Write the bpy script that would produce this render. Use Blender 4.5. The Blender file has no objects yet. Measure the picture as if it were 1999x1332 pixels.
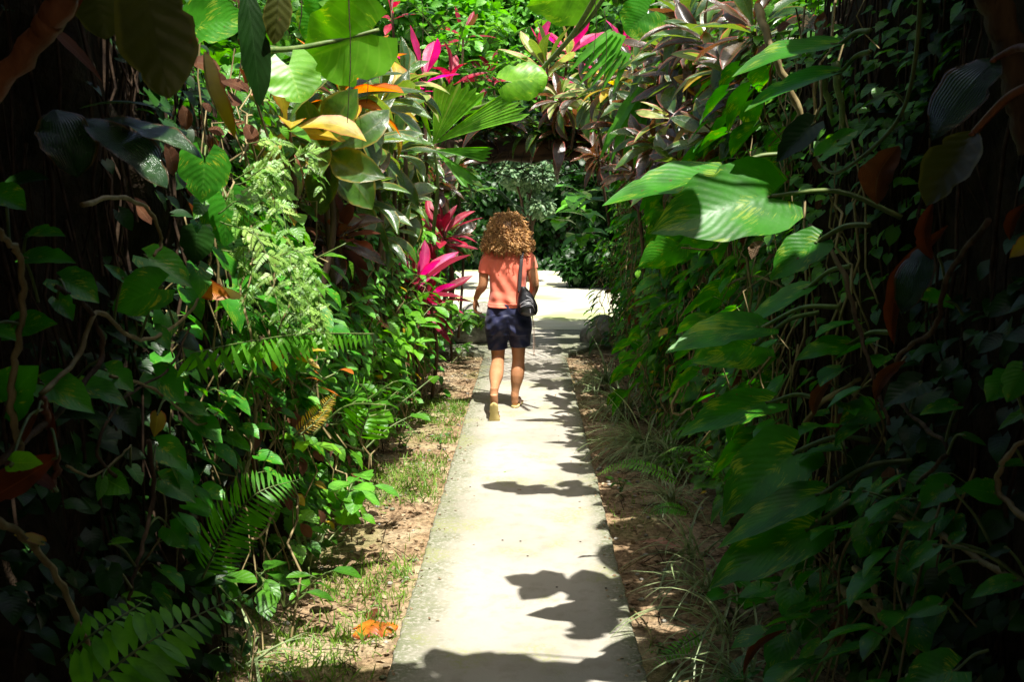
import bpy, math, random
import numpy as np
from mathutils import Vector
R = math.radians
rng = np.random.default_rng(7)
random.seed(7)
sc = bpy.context.scene

# ------------------------------------------------------------------ camera
CAMZ = 1.70
PITCH, YAW = R(-7.70), R(0.96)
cam_d = bpy.data.cameras.new("camera"); cam = bpy.data.objects.new("camera", cam_d)
sc.collection.objects.link(cam); sc.camera = cam
cam.location = (0, 0, CAMZ)
cam.rotation_euler = (R(90) + PITCH, 0, YAW)
cam_d.lens = 35.0; cam_d.sensor_width = 36.0
cam_d.clip_start = 0.05; cam_d.clip_end = 500
cam_d.dof.use_dof = True; cam_d.dof.focus_distance = 8.0; cam_d.dof.aperture_fstop = 11.0

# ------------------------------------------------------------------ sky and sun
SUN_DIR = Vector((0.15, -0.30, 0.97)).normalized()          # towards the sun
elev = math.asin(SUN_DIR.z); az = math.atan2(SUN_DIR.x, SUN_DIR.y)
w = bpy.data.worlds.new("World"); sc.world = w; w.use_nodes = True
nt = w.node_tree; nt.nodes.clear()
sky = nt.nodes.new('ShaderNodeTexSky'); sky.sky_type = 'NISHITA'; sky.sun_disc = False
sky.dust_density = 5.0; sky.ozone_density = .5; sky.sun_elevation = elev; sky.sun_rotation = az
bg = nt.nodes.new('ShaderNodeBackground'); bg.inputs[1].default_value = 0.08
wo = nt.nodes.new('ShaderNodeOutputWorld')
nt.links.new(sky.outputs[0], bg.inputs[0]); nt.links.new(bg.outputs[0], wo.inputs[0])
sd = bpy.data.lights.new("sun", 'SUN'); sun = bpy.data.objects.new("sun", sd)
sc.collection.objects.link(sun)
sd.energy = 5.0; sd.angle = R(0.5); sd.color = (1.0, 0.965, 0.90)
sun.rotation_euler = SUN_DIR.to_track_quat('Z', 'Y').to_euler()
sun.location = (3, -2, 12)
sc.view_settings.view_transform = 'Standard'; sc.view_settings.look = 'None'
sc.view_settings.exposure = 1.28; sc.view_settings.gamma = 1.0
sc.cycles.max_bounces = 7; sc.cycles.diffuse_bounces = 3; sc.cycles.glossy_bounces = 2
sc.cycles.transmission_bounces = 3; sc.cycles.sample_clamp_indirect = 4.0
sc.cycles.caustics_reflective = False; sc.cycles.caustics_refractive = False

# ------------------------------------------------------------------ helpers: where the photograph's rays go
F = 35.0 / 36.0 * 1999
_cm = cam.rotation_euler.to_matrix()
def ray(px, py):
    return _cm @ Vector(((px - 999.5) / F, -(py - 666) / F, -1.0))
def at(px, py, Y):
    d = ray(px, py); t = Y / d.y
    return Vector((0, 0, CAMZ)) + d * t
def gnd(px, py, z=0.0):
    d = ray(px, py); t = (z - CAMZ) / d.z
    return Vector((0, 0, CAMZ)) + d * t
def npv(a): return np.array([[p[0], p[1], p[2]] for p in a], dtype=float)
def unit(a):
    a = np.asarray(a, float); n = np.linalg.norm(a, axis=-1, keepdims=True); return a / np.maximum(n, 1e-9)

# ------------------------------------------------------------------ mesh collecting
class MB:
    def __init__(s): s.v = []; s.f = []; s.uv = []; s.t = []; s.m = []; s.n = 0
    def add(s, V, Fq, UV=None, tone=0.5, mat=0):
        V = np.asarray(V, float).reshape(-1, 3); Fq = np.asarray(Fq, int).reshape(-1, 4)
        if UV is None: UV = np.zeros((len(V), 2))
        s.v.append(V); s.f.append(Fq + s.n); s.uv.append(np.asarray(UV, float))
        s.t.append(np.broadcast_to(np.asarray(tone, float), (len(V),)).copy())
        s.m.append(np.full(len(Fq), mat, int)); s.n += len(V)
        return s
    def mesh(s, name, mats, smooth=True):
        V = np.concatenate(s.v); Fq = np.concatenate(s.f); UV = np.concatenate(s.uv); T = np.concatenate(s.t); M = np.concatenate(s.m)
        me = bpy.data.meshes.new(name)
        me.vertices.add(len(V)); me.vertices.foreach_set("co", V.astype(np.float32).ravel())
        me.loops.add(len(Fq) * 4); me.loops.foreach_set("vertex_index", Fq.astype(np.int32).ravel())
        me.polygons.add(len(Fq)); me.polygons.foreach_set("loop_start", (np.arange(len(Fq)) * 4).astype(np.int32))
        me.polygons.foreach_set("loop_total", np.full(len(Fq), 4, np.int32))
        me.polygons.foreach_set("material_index", M.astype(np.int32))
        me.polygons.foreach_set("use_smooth", np.full(len(Fq), smooth, bool))
        u = me.uv_layers.new(name="UVMap"); u.data.foreach_set("uv", UV[Fq.ravel()].astype(np.float32).ravel())
        a = me.attributes.new("tone", 'FLOAT', 'POINT'); a.data.foreach_set("value", T.astype(np.float32))
        me.update(calc_edges=True); me.validate()
        for m in (mats if isinstance(mats, (list, tuple)) else [mats]): me.materials.append(m)
        return me
    def build(s, name, mats, parent=None, smooth=True):
        me = s.mesh(name, mats, smooth)
        o = bpy.data.objects.new(name, me); sc.collection.objects.link(o)
        if parent is not None:
            o.parent = parent
            o.location = -Vector(parent.location)
        return o
def tag(o, label=None, cat=None, group=None, kind=None):
    if label: o["label"] = label
    if cat: o["category"] = cat
    if group: o["group"] = group
    if kind: o["kind"] = kind
    return o
def thing(name, loc, label, cat, group=None):
    e = bpy.data.objects.new(name, None); sc.collection.objects.link(e)
    e.location = loc; e.empty_display_size = 0.1
    return tag(e, label, cat, group)

def gridf(nu, nv):           # nu points across, nv points along
    i = np.arange(nv - 1)[:, None] * nu + np.arange(nu - 1)[None, :]
    return np.stack([i, i + 1, i + nu + 1, i + nu], -1).reshape(-1, 4)

# ------------------------------------------------------------------ leaf templates: along +Y, face +Z, length 1
def prof(kind, v):
    if kind == 'heart': return np.interp(v, [0, .06, .18, .35, .55, .75, .9, 1], [.16, .36, .47, .485, .41, .26, .11, .004])
    if kind == 'ovate': return np.interp(v, [0, .08, .22, .4, .6, .8, .93, 1], [.01, .18, .34, .40, .36, .22, .08, .004])
    if kind == 'ellip': return np.interp(v, [0, .1, .25, .45, .65, .85, .95, 1], [.02, .17, .30, .38, .37, .24, .11, .004])
    if kind == 'lance': return np.interp(v, [0, .12, .3, .5, .75, .92, 1], [.08, .11, .32, .40, .30, .11, .004])
    if kind == 'cordy': return np.interp(v, [0, .12, .22, .4, .62, .82, .94, 1], [.10, .09, .22, .42, .48, .34, .13, .004])
    if kind == 'strap': return np.interp(v, [0, .3, .7, 1], [.35, .5, .36, .01])
    if kind == 'round': return np.interp(v, [0, .05, .2, .45, .7, .9, .97, 1], [.2, .40, .56, .60, .52, .30, .16, .02])
def leaf_t(kind, width=1.0, nu=5, nv=9, fold=.2, droop=.25, wave=0., curl=0., sx=0., seed=0):
    """width scales the profile; fold lifts the edges; droop bends the tip down; wave ripples the edge."""
    r = np.random.default_rng(seed)
    v = np.linspace(0, 1, nv) ** .9; u = np.linspace(-1, 1, nu)
    U, Vv = np.meshgrid(u, v)
    W = prof(kind, Vv) * width
    if nu >= 7: W = W * (1 + .035 * np.sin(Vv * 19 + r.uniform(0, 6) + (U > 0) * 2.) * np.abs(U)) * (1 - .22 * np.maximum(0, np.sin(Vv * 7.3 + r.uniform(0, 6) + (U > 0) * 3.)) ** 18 * np.abs(U) ** 3)
    X = U * W
    Y = Vv.copy()
    if kind in ('heart', 'round'):
        k = .30 if kind == 'heart' else .34
        Y = Y - k * width * np.abs(U) ** 1.2 * np.exp(-(Vv / .26) ** 2)
        Y = Y + .10 * width
    ang = droop * Y                                   # bend in an arc
    Z = -droop * .5 * np.maximum(Y, 0) ** 2
    Yb = Y * (1 - .16 * min(droop, 2.5) ** 2 * Y ** 2)
    Z = Z + fold * np.abs(U) ** 1.3 * W
    ph = r.uniform(0, 6.28, 3)
    Z = Z + wave * W * np.abs(U) * (np.sin(Vv * 11 + ph[0] + (U > 0) * ph[1]) * .6 + .3 * np.sin(Vv * 23 + ph[2]))
    Z = Z - curl * W * U ** 2
    X = X + sx * np.sin(Vv * 2.6) * .25
    V = np.stack([X, Yb, Z], -1).reshape(-1, 3)
    UV = np.stack([U * .5 + .5, Vv], -1).reshape(-1, 2)
    return V, gridf(nu, nv), UV
def frames(d, n):
    d = unit(d); n = np.asarray(n, float)
    n = n - (n * d).sum(-1, keepdims=True) * d
    bad = np.linalg.norm(n, axis=-1) < 1e-4
    if np.any(bad): n[bad] = np.cross(d[bad], [0.3, .8, .5])
    n = unit(n); x = np.cross(d, n)
    return x, d, n
def scatter(mb, T, P, D, N, S, tone=None, mat=0, WS=None):
    """vectorised placing of one template at many points"""
    V, Fq, UV = T; P = np.asarray(P, float).reshape(-1, 3); M = len(P)
    if M == 0: return
    D = np.broadcast_to(np.asarray(D, float), (M, 3)); N = np.broadcast_to(np.asarray(N, float), (M, 3)).copy()
    S = np.broadcast_to(np.asarray(S, float), (M,)); WS = np.ones(M) if WS is None else np.broadcast_to(WS, (M,))
    x, y, z = frames(D, N)
    A = P[:, None] + S[:, None, None] * (x[:, None] * V[None, :, 0:1] * WS[:, None, None] + y[:, None] * V[None, :, 1:2] + z[:, None] * V[None, :, 2:3])
    FF = (Fq[None] + (np.arange(M) * len(V))[:, None, None]).reshape(-1, 4)
    if tone is None: tone = rng.random(M)
    tone = np.repeat(np.broadcast_to(tone, (M,)), len(V))
    mb.add(A.reshape(-1, 3), FF, np.tile(UV, (M, 1)), tone, mat)
def smooth_path(pts, n=8):
    P = npv(pts) if not isinstance(pts, np.ndarray) else pts
    if len(P) < 3:
        t = np.linspace(0, 1, n + 1)[:, None]; return P[0] * (1 - t) + P[-1] * t
    Q = np.vstack([2 * P[0] - P[1], P, 2 * P[-1] - P[-2]]); out = []
    for i in range(1, len(Q) - 2):
        t = np.linspace(0, 1, n, endpoint=False)[:, None]
        a, b, c, d = Q[i - 1], Q[i], Q[i + 1], Q[i + 2]
        out.append(.5 * ((2 * b) + (-a + c) * t + (2 * a - 5 * b + 4 * c - d) * t ** 2 + (-a + 3 * b - 3 * c + d) * t ** 3))
    out.append(Q[-2][None]); return np.concatenate(out)
def tube(mb, P, r, sides=6, mat=0, tone=.5, flat=1.0, cap=True):
    P = np.asarray(P, float); n = len(P); r = np.broadcast_to(np.asarray(r, float), (n,)) if np.ndim(r) < 1 or len(np.atleast_1d(r)) == n else np.interp(np.linspace(0, 1, n), np.linspace(0, 1, len(r)), r)
    T = unit(np.gradient(P, axis=0)); ref = np.array([0, 0, 1.]) if abs(T[0][2]) < .9 else np.array([1., 0, 0])
    N = []; prev = ref
    for t in T:
        prev = prev - (prev @ t) * t; prev = prev / max(np.linalg.norm(prev), 1e-9); N.append(prev)
    N = np.array(N); B = np.cross(T, N)
    a = np.linspace(0, 2 * math.pi, sides, endpoint=False)
    ring = N[:, None] * (np.cos(a) * 1.0)[None, :, None] + B[:, None] * (np.sin(a) * flat)[None, :, None]
    V = P[:, None] + ring * r[:, None, None]
    if cap:
        V = np.concatenate([P[:1, None].repeat(sides, 1), V, P[-1:, None].repeat(sides, 1)]); n += 2
    V = V.reshape(-1, 3)
    i = np.arange(n - 1)[:, None] * sides; j = np.arange(sides)[None, :]; jn = (j + 1) % sides
    Fq = np.stack([i + j, i + jn, i + sides + jn, i + sides + j], -1).reshape(-1, 4)
    UV = np.stack([np.tile(np.arange(sides) / sides, n), np.repeat(np.linspace(0, 1, n), sides)], -1)
    mb.add(V, Fq, UV, tone, mat)
def tubes_many(mb, A, B, r, sag=None, k=4, sides=4, jit=0.0, tone=None, mat=0):
    """many thin wavy strands from A to B"""
    for i in range(len(A)):
        t = np.linspace(0, 1, k)[:, None]; P = A[i] * (1 - t) + B[i] * t
        if jit: P[1:-1] += rng.normal(0, jit, (k - 2, 3))
        tube(mb, P, r[i] if np.ndim(r) else r, sides, mat, rng.random() if tone is None else tone, cap=False)

# ------------------------------------------------------------------ materials
class NT:
    def __init__(s, name):
        s.m = bpy.data.materials.new(name); s.m.use_nodes = True; s.t = s.m.node_tree; s.t.nodes.clear()
    def n(s, typ, **k):
        nd = s.t.nodes.new(typ)
        for a, b in k.items(): setattr(nd, a, b)
        return nd
    def l(s, a, b): s.t.links.new(a, b)
    def val(s, x, sock):
        if hasattr(x, 'is_output'): s.l(x, sock)
        elif x is not None: sock.default_value = x
    def math(s, op, a, b=None, c=None, clamp=False):
        nd = s.n('ShaderNodeMath', operation=op); nd.use_clamp = clamp
        s.val(a, nd.inputs[0]); s.val(b, nd.inputs[1]); s.val(c, nd.inputs[2]); return nd.outputs[0]
    def mix(s, f, a, b):
        nd = s.n('ShaderNodeMix', data_type='RGBA'); s.val(f, nd.inputs[0])
        for x, i in ((a, 6), (b, 7)):
            if hasattr(x, 'is_output'): s.l(x, nd.inputs[i])
            else: nd.inputs[i].default_value = (*x, 1)
        return nd.outputs[2]
    def noise(s, vec, scale, detail=3, rough=.55):
        nd = s.n('ShaderNodeTexNoise'); nd.inputs['Scale'].default_value = scale; nd.inputs['Detail'].default_value = detail
        nd.inputs['Roughness'].default_value = rough
        if vec is not None: s.l(vec, nd.inputs['Vector'])
        return nd.outputs[0]
    def ramp(s, x, pts):
        nd = s.n('ShaderNodeValToRGB'); s.l(x, nd.inputs[0]); e = nd.color_ramp.elements
        while len(e) < len(pts): e.new(.5)
        for i, (p, c) in enumerate(pts): e[i].position = p; e[i].color = (*c, 1) if len(c) == 3 else c
        return nd.outputs[0]
    def step(s, x, a, b):
        nd = s.n('ShaderNodeMapRange', interpolation_type='SMOOTHSTEP'); s.l(x, nd.inputs[0])
        nd.inputs[1].default_value = a; nd.inputs[2].default_value = b; return nd.outputs[0]
def leaf_mat(name, a, b, vein=None, trans=.35, tcol=None, rough=.38, spec=.5, vari=None, vamt=0., veins=16, slant=.55, parallel=False, edge=None, vs=.5, bump=.25, spots=0.):
    s = NT(name)
    uv = s.n('ShaderNodeUVMap'); sp = s.n('ShaderNodeSeparateXYZ'); s.l(uv.outputs[0], sp.inputs[0]); u, v = sp.outputs[0], sp.outputs[1]
    at_ = s.n('ShaderNodeAttribute', attribute_name='tone'); tone = at_.outputs['Fac']
    tc = s.n('ShaderNodeTexCoord'); geo = s.n('ShaderNodeNewGeometry'); pos = geo.outputs['Position']
    au = s.math('ABSOLUTE', s.math('SUBTRACT', u, .5))
    col = s.mix(tone, a, b)
    n1 = s.noise(pos, 9.0, 3); col = s.mix(s.step(n1, .35, .7), col, tuple(x * .62 for x in a))
    if vari is not None:
        cb = s.n('ShaderNodeCombineXYZ'); s.l(s.math('MULTIPLY', au, 9.), cb.inputs[0])
        s.l(s.math('MULTIPLY', s.math('SUBTRACT', v, s.math('MULTIPLY', au, slant * 1.6)), 26.), cb.inputs[1])
        s.l(s.math('ADD', s.math('MULTIPLY', tone, 40.), s.step(u, .49, .51)), cb.inputs[2])
        nv = s.noise(cb.outputs[0], .75, 6, .75)
        cb2 = s.n('ShaderNodeCombineXYZ'); s.l(s.math('MULTIPLY', u, 2.2), cb2.inputs[0]); s.l(s.math('MULTIPLY', v, 3.), cb2.inputs[1]); s.l(s.math('MULTIPLY', tone, 31.), cb2.inputs[2])
        big = s.step(s.noise(cb2.outputs[0], 1.0, 2), .42, .66)
        th = s.math('ADD', nv, s.math('MULTIPLY', s.math('SUBTRACT', big, .5), .16))
        col = s.mix(s.math('MULTIPLY', s.step(th, .61 - vamt * .12, .68 - vamt * .12), .8), col, vari)
    if parallel: w_ = s.math('MULTIPLY', u, veins * 6.283)
    else: w_ = s.math('MULTIPLY', s.math('SUBTRACT', v, s.math('MULTIPLY', au, slant)), veins * 6.283)
    si = s.math('SINE', w_)
    vc = vein if vein is not None else tuple(min(1, x * 1.7 + .02) for x in b)
    col = s.mix(s.math('MULTIPLY', s.step(si, .72, 1.), vs * .5), col, vc)
    mid = s.step(au, .030, .008)
    col = s.mix(s.math('MULTIPLY', mid, vs * 1.2, clamp=True), col, vc)
    if edge is not None:
        ne = s.math('ADD', au, s.math('MULTIPLY', s.math('SUBTRACT', s.noise(pos, 26., 2), .5), .16))
        col = s.mix(s.step(ne, .40, .47), col, edge)
    if spots:
        col = s.mix(s.step(s.noise(pos, 42., 2), .78 - spots * .1, .80 - spots * .1), col, (.10, .05, .02))
    bu = s.n('ShaderNodeBump'); bu.inputs['Strength'].default_value = bump; bu.inputs['Distance'].default_value = .004
    h = s.math('ADD', s.math('MULTIPLY', si, .5), s.noise(pos, 60., 2)); s.l(h, bu.inputs['Height'])
    p = s.n('ShaderNodeBsdfPrincipled'); s.l(col, p.inputs['Base Color'])
    s.val(s.math('ADD', rough - .08, s.math('MULTIPLY', s.noise(pos, 20., 2), .16)), p.inputs['Roughness'])
    p.inputs['Specular IOR Level'].default_value = spec; s.l(bu.outputs[0], p.inputs['Normal'])
    tr = s.n('ShaderNodeBsdfTranslucent')
    hs = s.n('ShaderNodeHueSaturation'); hs.inputs['Saturation'].default_value = 1.15; hs.inputs['Value'].default_value = 1.9
    s.l(col, hs.inputs['Color'])
    tcx = hs.outputs[0] if tcol is None else s.mix(.6, hs.outputs[0], tcol)
    s.l(tcx, tr.inputs['Color'])
    mx = s.n('ShaderNodeMixShader'); mx.inputs[0].default_value = trans
    s.l(p.outputs[0], mx.inputs[1]); s.l(tr.outputs[0], mx.inputs[2])
    o = s.n('ShaderNodeOutputMaterial'); s.l(mx.outputs[0], o.inputs[0]); return s.m
def plain_mat(name, a, b, scale=20, rough=.75, spec=.3, bump=.4, dist=.01, detail=5, c=None, stretch=None, lo=.35, hi=.65):
    s = NT(name); tc = s.n('ShaderNodeTexCoord'); vec = tc.outputs['Object']
    if stretch:
        mp = s.n('ShaderNodeMapping'); mp.inputs['Scale'].default_value = stretch; s.l(vec, mp.inputs[0]); vec = mp.outputs[0]
    n = s.noise(vec, scale, detail, .6); col = s.mix(s.step(n, lo, hi), a, b)
    if c is not None: col = s.mix(s.step(s.noise(vec, scale * .23, 3), .52, .66), col, c)
    p = s.n('ShaderNodeBsdfPrincipled'); s.l(col, p.inputs['Base Color']); p.inputs['Roughness'].default_value = rough
    p.inputs['Specular IOR Level'].default_value = spec
    bu = s.n('ShaderNodeBump'); bu.inputs['Strength'].default_value = bump; bu.inputs['Distance'].default_value = dist
    s.l(n, bu.inputs['Height']); s.l(bu.outputs[0], p.inputs['Normal'])
    o = s.n('ShaderNodeOutputMaterial'); s.l(p.outputs[0], o.inputs[0]); return s.m

M = {}
YEL = (.42, .46, .03)
M['pothos'] = leaf_mat('pothos_leaf', (.028, .19, .009), (.07, .32, .018), vein=(.13, .38, .05), vari=YEL, vamt=.15, trans=.32, rough=.38, spec=.35, veins=8, slant=.85, vs=.16, bump=.12)
M['giant'] = leaf_mat('giant_pothos_leaf', (.035, .20, .008), (.07, .32, .016), vein=(.09, .27, .04), vari=(.26, .38, .03), vamt=.62, trans=.45, spec=.35, rough=.40, veins=10, slant=.95, vs=.2, bump=.14, spots=.5)
M['lime'] = leaf_mat('lime_leaf', (.14, .40, .02), (.26, .55, .03), vein=(.42, .62, .12), vari=(.45, .60, .05), vamt=.0, trans=.5, rough=.4, veins=7, slant=.8, vs=.22, bump=.12)
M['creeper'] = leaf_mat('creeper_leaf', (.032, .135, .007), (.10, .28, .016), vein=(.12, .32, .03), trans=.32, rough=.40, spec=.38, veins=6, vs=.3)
M['creeper_light'] = leaf_mat('light_leaf', (.07, .26, .02), (.15, .42, .04), vein=(.25, .5, .1), trans=.35, rough=.42, veins=6, vs=.35)
M['creeper_mid'] = leaf_mat('mid_leaf', (.07, .24, .008), (.16, .40, .02), vein=(.2, .42, .05), trans=.34, rough=.42, spec=.38, veins=6, vs=.3)
M['cordy_green'] = leaf_mat('cordyline_green', (.018, .070, .010), (.06, .16, .014), vein=(.13, .14, .03), edge=(.16, .13, .02), trans=.30, tcol=(.32, .48, .03), rough=.27, spec=.8, veins=34, slant=1.3, vs=.35, bump=.3)
M['cordy_maroon'] = leaf_mat('cordyline_maroon', (.022, .026, .012), (.085, .050, .018), vein=(.16, .05, .03), edge=(.24, .05, .03), trans=.22, tcol=(.40, .13, .03), rough=.27, spec=.8, veins=34, slant=1.3, vs=.35, bump=.3)
M['cordy_pink'] = leaf_mat('cordyline_pink', (.46, .012, .12), (.66, .06, .26), vein=(.6, .10, .25), edge=(.45, .01, .05), trans=.42, rough=.4, veins=30, slant=1.4, vs=.3)
M['cordy_red'] = leaf_mat('cordyline_red', (.22, .008, .03), (.42, .02, .05), vein=(.5, .05, .08), trans=.38, rough=.4, veins=30, slant=1.4, vs=.3)
M['cordy_pale'] = leaf_mat('cordyline_pale', (.18, .27, .05), (.38, .42, .13), vein=(.6, .5, .2), edge=(.55, .20, .14), trans=.3, rough=.36, veins=30, slant=1.4, vs=.3)
M['yellow'] = leaf_mat('yellow_leaf', (.42, .30, .015), (.60, .42, .03), vein=(.45, .42, .05), edge=(.35, .12, .02), trans=.45, rough=.42, veins=20, slant=.9, vs=.5)
M['orange'] = leaf_mat('orange_leaf', (.50, .13, .012), (.62, .22, .02), vein=(.55, .3, .03), edge=(.30, .05, .01), trans=.4, rough=.45, veins=14, slant=.7, vs=.4)
M['dry'] = leaf_mat('dry_leaf', (.17, .055, .022), (.30, .13, .05), vein=(.32, .18, .09), trans=.22, tcol=(.5, .12, .03), rough=.6, spec=.3, veins=22, parallel=True, vs=.6, bump=.9)
M['pinkdry'] = leaf_mat('pink_dry_leaf', (.42, .20, .14), (.55, .30, .22), vein=(.5, .3, .2), trans=.2, rough=.6, spec=.3, veins=10, vs=.4, bump=.6)
M['dryred'] = leaf_mat('dry_red_leaf', (.11, .030, .010), (.24, .065, .018), vein=(.3, .1, .04), trans=.3, tcol=(.5, .08, .02), rough=.55, spec=.35, veins=18, parallel=True, vs=.5, bump=.9)
M['litter'] = leaf_mat('litter_leaf', (.20, .12, .06), (.60, .48, .30), vein=(.4, .3, .2), trans=.12, rough=.75, spec=.2, veins=10, vs=.4, bump=.6)
M['fern'] = leaf_mat('fern_leaf', (.07, .28, .014), (.14, .42, .025), vein=(.16, .38, .05), trans=.42, rough=.42, spec=.35, veins=6, vs=.12, bump=.08)
M['fern_light'] = leaf_mat('feather_fern', (.12, .30, .03), (.32, .48, .10), vein=(.3, .4, .2), trans=.3, rough=.45, veins=3, vs=.1, bump=.1)
M['palm'] = leaf_mat('palm_leaf', (.13, .40, .02), (.20, .50, .03), vein=(.45, .62, .15), trans=.5, rough=.36, veins=9, parallel=True, vs=.55, bump=.8)
M['strap'] = leaf_mat('striped_strap_leaf', (.10, .19, .045), (.33, .40, .17), vein=(.55, .56, .36), trans=.25, rough=.45, veins=1.5, parallel=True, vs=1.0)
M['grass'] = leaf_mat('grass_blade', (.10, .24, .02), (.26, .40, .06), trans=.35, rough=.5, veins=1, vs=.1, bump=.1)
M['silver'] = leaf_mat('silver_leaf', (.10, .20, .09), (.26, .36, .18), trans=.2, rough=.5, veins=2, vs=.1)
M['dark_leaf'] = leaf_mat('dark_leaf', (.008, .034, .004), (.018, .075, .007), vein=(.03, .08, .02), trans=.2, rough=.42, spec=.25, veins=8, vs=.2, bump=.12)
M['olive'] = leaf_mat('olive_leaf', (.040, .050, .008), (.065, .075, .012), vein=(.03, .035, .008), edge=(.12, .12, .02), trans=.35, tcol=(.16, .15, .01), rough=.4, veins=7, slant=.4, vs=.5, spots=.6)
M['gloss'] = leaf_mat('glossy_ti_leaf', (.020, .060, .016), (.035, .10, .022), vein=(.05, .12, .04), edge=(.10, .06, .02), trans=.12, rough=.2, spec=1.0, veins=18, parallel=True, vs=.2, bump=.8)
M['bark'] = plain_mat('bark', (.045, .028, .016), (.13, .085, .05), 14, .85, .2, .9, .02, stretch=(1, 1, .25))
M['bark_red'] = plain_mat('reddish_bark', (.13, .045, .018), (.26, .10, .04), 10, .6, .35, .9, .02, stretch=(1, 1, .3))
M['stem'] = plain_mat('green_stem', (.06, .11, .02), (.13, .17, .045), 25, .5, .4, .3, .004)
M['stem_tan'] = plain_mat('tan_vine', (.16, .12, .045), (.28, .22, .10), 22, .65, .3, .6, .006, stretch=(1, 1, .4))
M['root'] = plain_mat('root', (.018, .011, .007), (.060, .038, .022), 18, .85, .15, .5, .01)
M['log'] = plain_mat('log_bark', (.020, .011, .007), (.11, .062, .038), 9, .85, .2, 1.0, .03, stretch=(.22, 1, 1.0))
M['rock'] = plain_mat('rock', (.16, .15, .12), (.33, .31, .26), 12, .9, .2, .8, .03, c=(.10, .13, .05))
M['core'] = plain_mat('shade_core', (.010, .008, .005), (.030, .020, .012), 8, .95, .05, 1., .05)  # near-black colour stands in for shade behind the leaves

# ------------------------------------------------------------------ the setting: ground, path, plaza
def sinnoise(x, y, s, seed=0):
    r = np.random.default_rng(seed); o = 0
    for k in range(7):
        a = r.uniform(0, 6.28); f = s * (1.0 + .55 * k); ph = r.uniform(0, 6.28)
        o = o + np.sin((x * math.cos(a) + y * math.sin(a)) * f + ph) / (1 + .6 * k)
    return o / 2.4
gx = np.concatenate([[-120, -60, -30, -15, -8, -5, -3.6], np.linspace(-2.6, 2.6, 150), [3.6, 5, 8, 15, 30, 60, 120]])
gy = np.concatenate([[-120, -40, -15, -6, -2, 0, 1.5], np.linspace(2.4, 14, 330), [15, 17, 20, 25, 32, 45, 80, 160]])
GX, GY = np.meshgrid(gx, gy)
def gheight(x, y):
    near = np.clip((np.abs(x) - .5) / .25, 0, 1)
    h = -.045 + .012 * sinnoise(x, y, 9, 1) + .008 * sinnoise(x, y, 28, 2) + .004 * sinnoise(x, y, 75, 3)
    h = h + .10 * np.clip((np.abs(x) - .95) / .8, 0, 1)
    far = np.clip((y - 11.2) / .5, 0, 1)
    return h * (1 - far) + (-.06) * far
GZ = gheight(GX, GY)
mb = MB(); mb.add(np.stack([GX, GY, GZ], -1).reshape(-1, 3), gridf(len(gx), len(gy)))
s = NT('soil'); geo = s.n('ShaderNodeNewGeometry'); P_ = geo.outputs['Position']
n1 = s.noise(P_, 3.0, 4); n2 = s.noise(P_, 38., 5, .65); n3 = s.noise(P_, 110., 3)
c = s.mix(s.step(n2, .34, .66), (.10, .062, .032), (.34, .235, .135))
c = s.mix(s.math('MULTIPLY', s.step(n1, .45, .7), .55), c, (.50, .42, .27))
c = s.mix(s.math('MULTIPLY', s.step(s.noise(P_, 1.6, 4), .5, .62), .35), c, (.16, .20, .06))
c = s.mix(s.math('MULTIPLY', s.step(n3, .60, .68), .6), c, (.05, .03, .02))
p = s.n('ShaderNodeBsdfPrincipled'); s.l(c, p.inputs['Base Color']); p.inputs['Roughness'].default_value = .95; p.inputs['Specular IOR Level'].default_value = .1
bu = s.n('ShaderNodeBump'); bu.inputs['Strength'].default_value = .9; bu.inputs['Distance'].default_value = .02
s.l(s.math('ADD', n2, s.math('MULTIPLY', n3, .5)), bu.inputs['Height']); s.l(bu.outputs[0], p.inputs['Normal'])
o_ = s.n('ShaderNodeOutputMaterial'); s.l(p.outputs[0], o_.inputs[0]); M['soil'] = s.m
tag(mb.build('ground', M['soil']), kind='structure')

# concrete path: a slab with slightly broken edges that flares out under the gate
XL, XR = -.516, .432
s = NT('concrete'); geo = s.n('ShaderNodeNewGeometry'); P_ = geo.outputs['Position']
sp = s.n('ShaderNodeSeparateXYZ'); s.l(P_, sp.inputs[0])
n1 = s.noise(P_, 1.3, 4); n2 = s.noise(P_, 9., 5, .6); n3 = s.noise(P_, 140., 3, .7); n4 = s.noise(P_, 45., 4, .7)
c = s.mix(s.step(n1, .35, .68), (.335, .31, .262), (.265, .245, .20))
c = s.mix(s.math('MULTIPLY', s.step(n2, .48, .70), .5), c, (.215, .195, .15))
dl = s.math('SUBTRACT', sp.outputs[0], XL); dr = s.math('SUBTRACT', XR, sp.outputs[0])
dd = s.math('MINIMUM', s.math('MULTIPLY', dl, .55), s.math('MULTIPLY', dr, 1.0))
dn = s.math('ADD', dd, s.math('MULTIPLY', s.math('SUBTRACT', n2, .5), .20))
moss = s.math('MULTIPLY', s.step(dn, .15, .0), s.step(n4, .32, .54))
c = s.mix(s.math('MULTIPLY', moss, .85), c, (.10, .115, .055))
patch = s.math('MULTIPLY', s.step(s.noise(P_, 2.6, 4), .53, .64), s.step(n4, .42, .60))
c = s.mix(s.math('MULTIPLY', patch, .62), c, (.24, .25, .10))
c = s.mix(s.math('MULTIPLY', s.step(n3, .62, .70), .5), c, (.16, .14, .10))
p = s.n('ShaderNodeBsdfPrincipled'); s.l(c, p.inputs['Base Color']); p.inputs['Roughness'].default_value = .9; p.inputs['Specular IOR Level'].default_value = .2
bu = s.n('ShaderNodeBump'); bu.inputs['Strength'].default_value = .45; bu.inputs['Distance'].default_value = .006
s.l(s.math('ADD', s.math('MULTIPLY', n3, .5), s.math('ADD', n4, n2)), bu.inputs['Height']); s.l(bu.outputs[0], p.inputs['Normal'])
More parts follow.
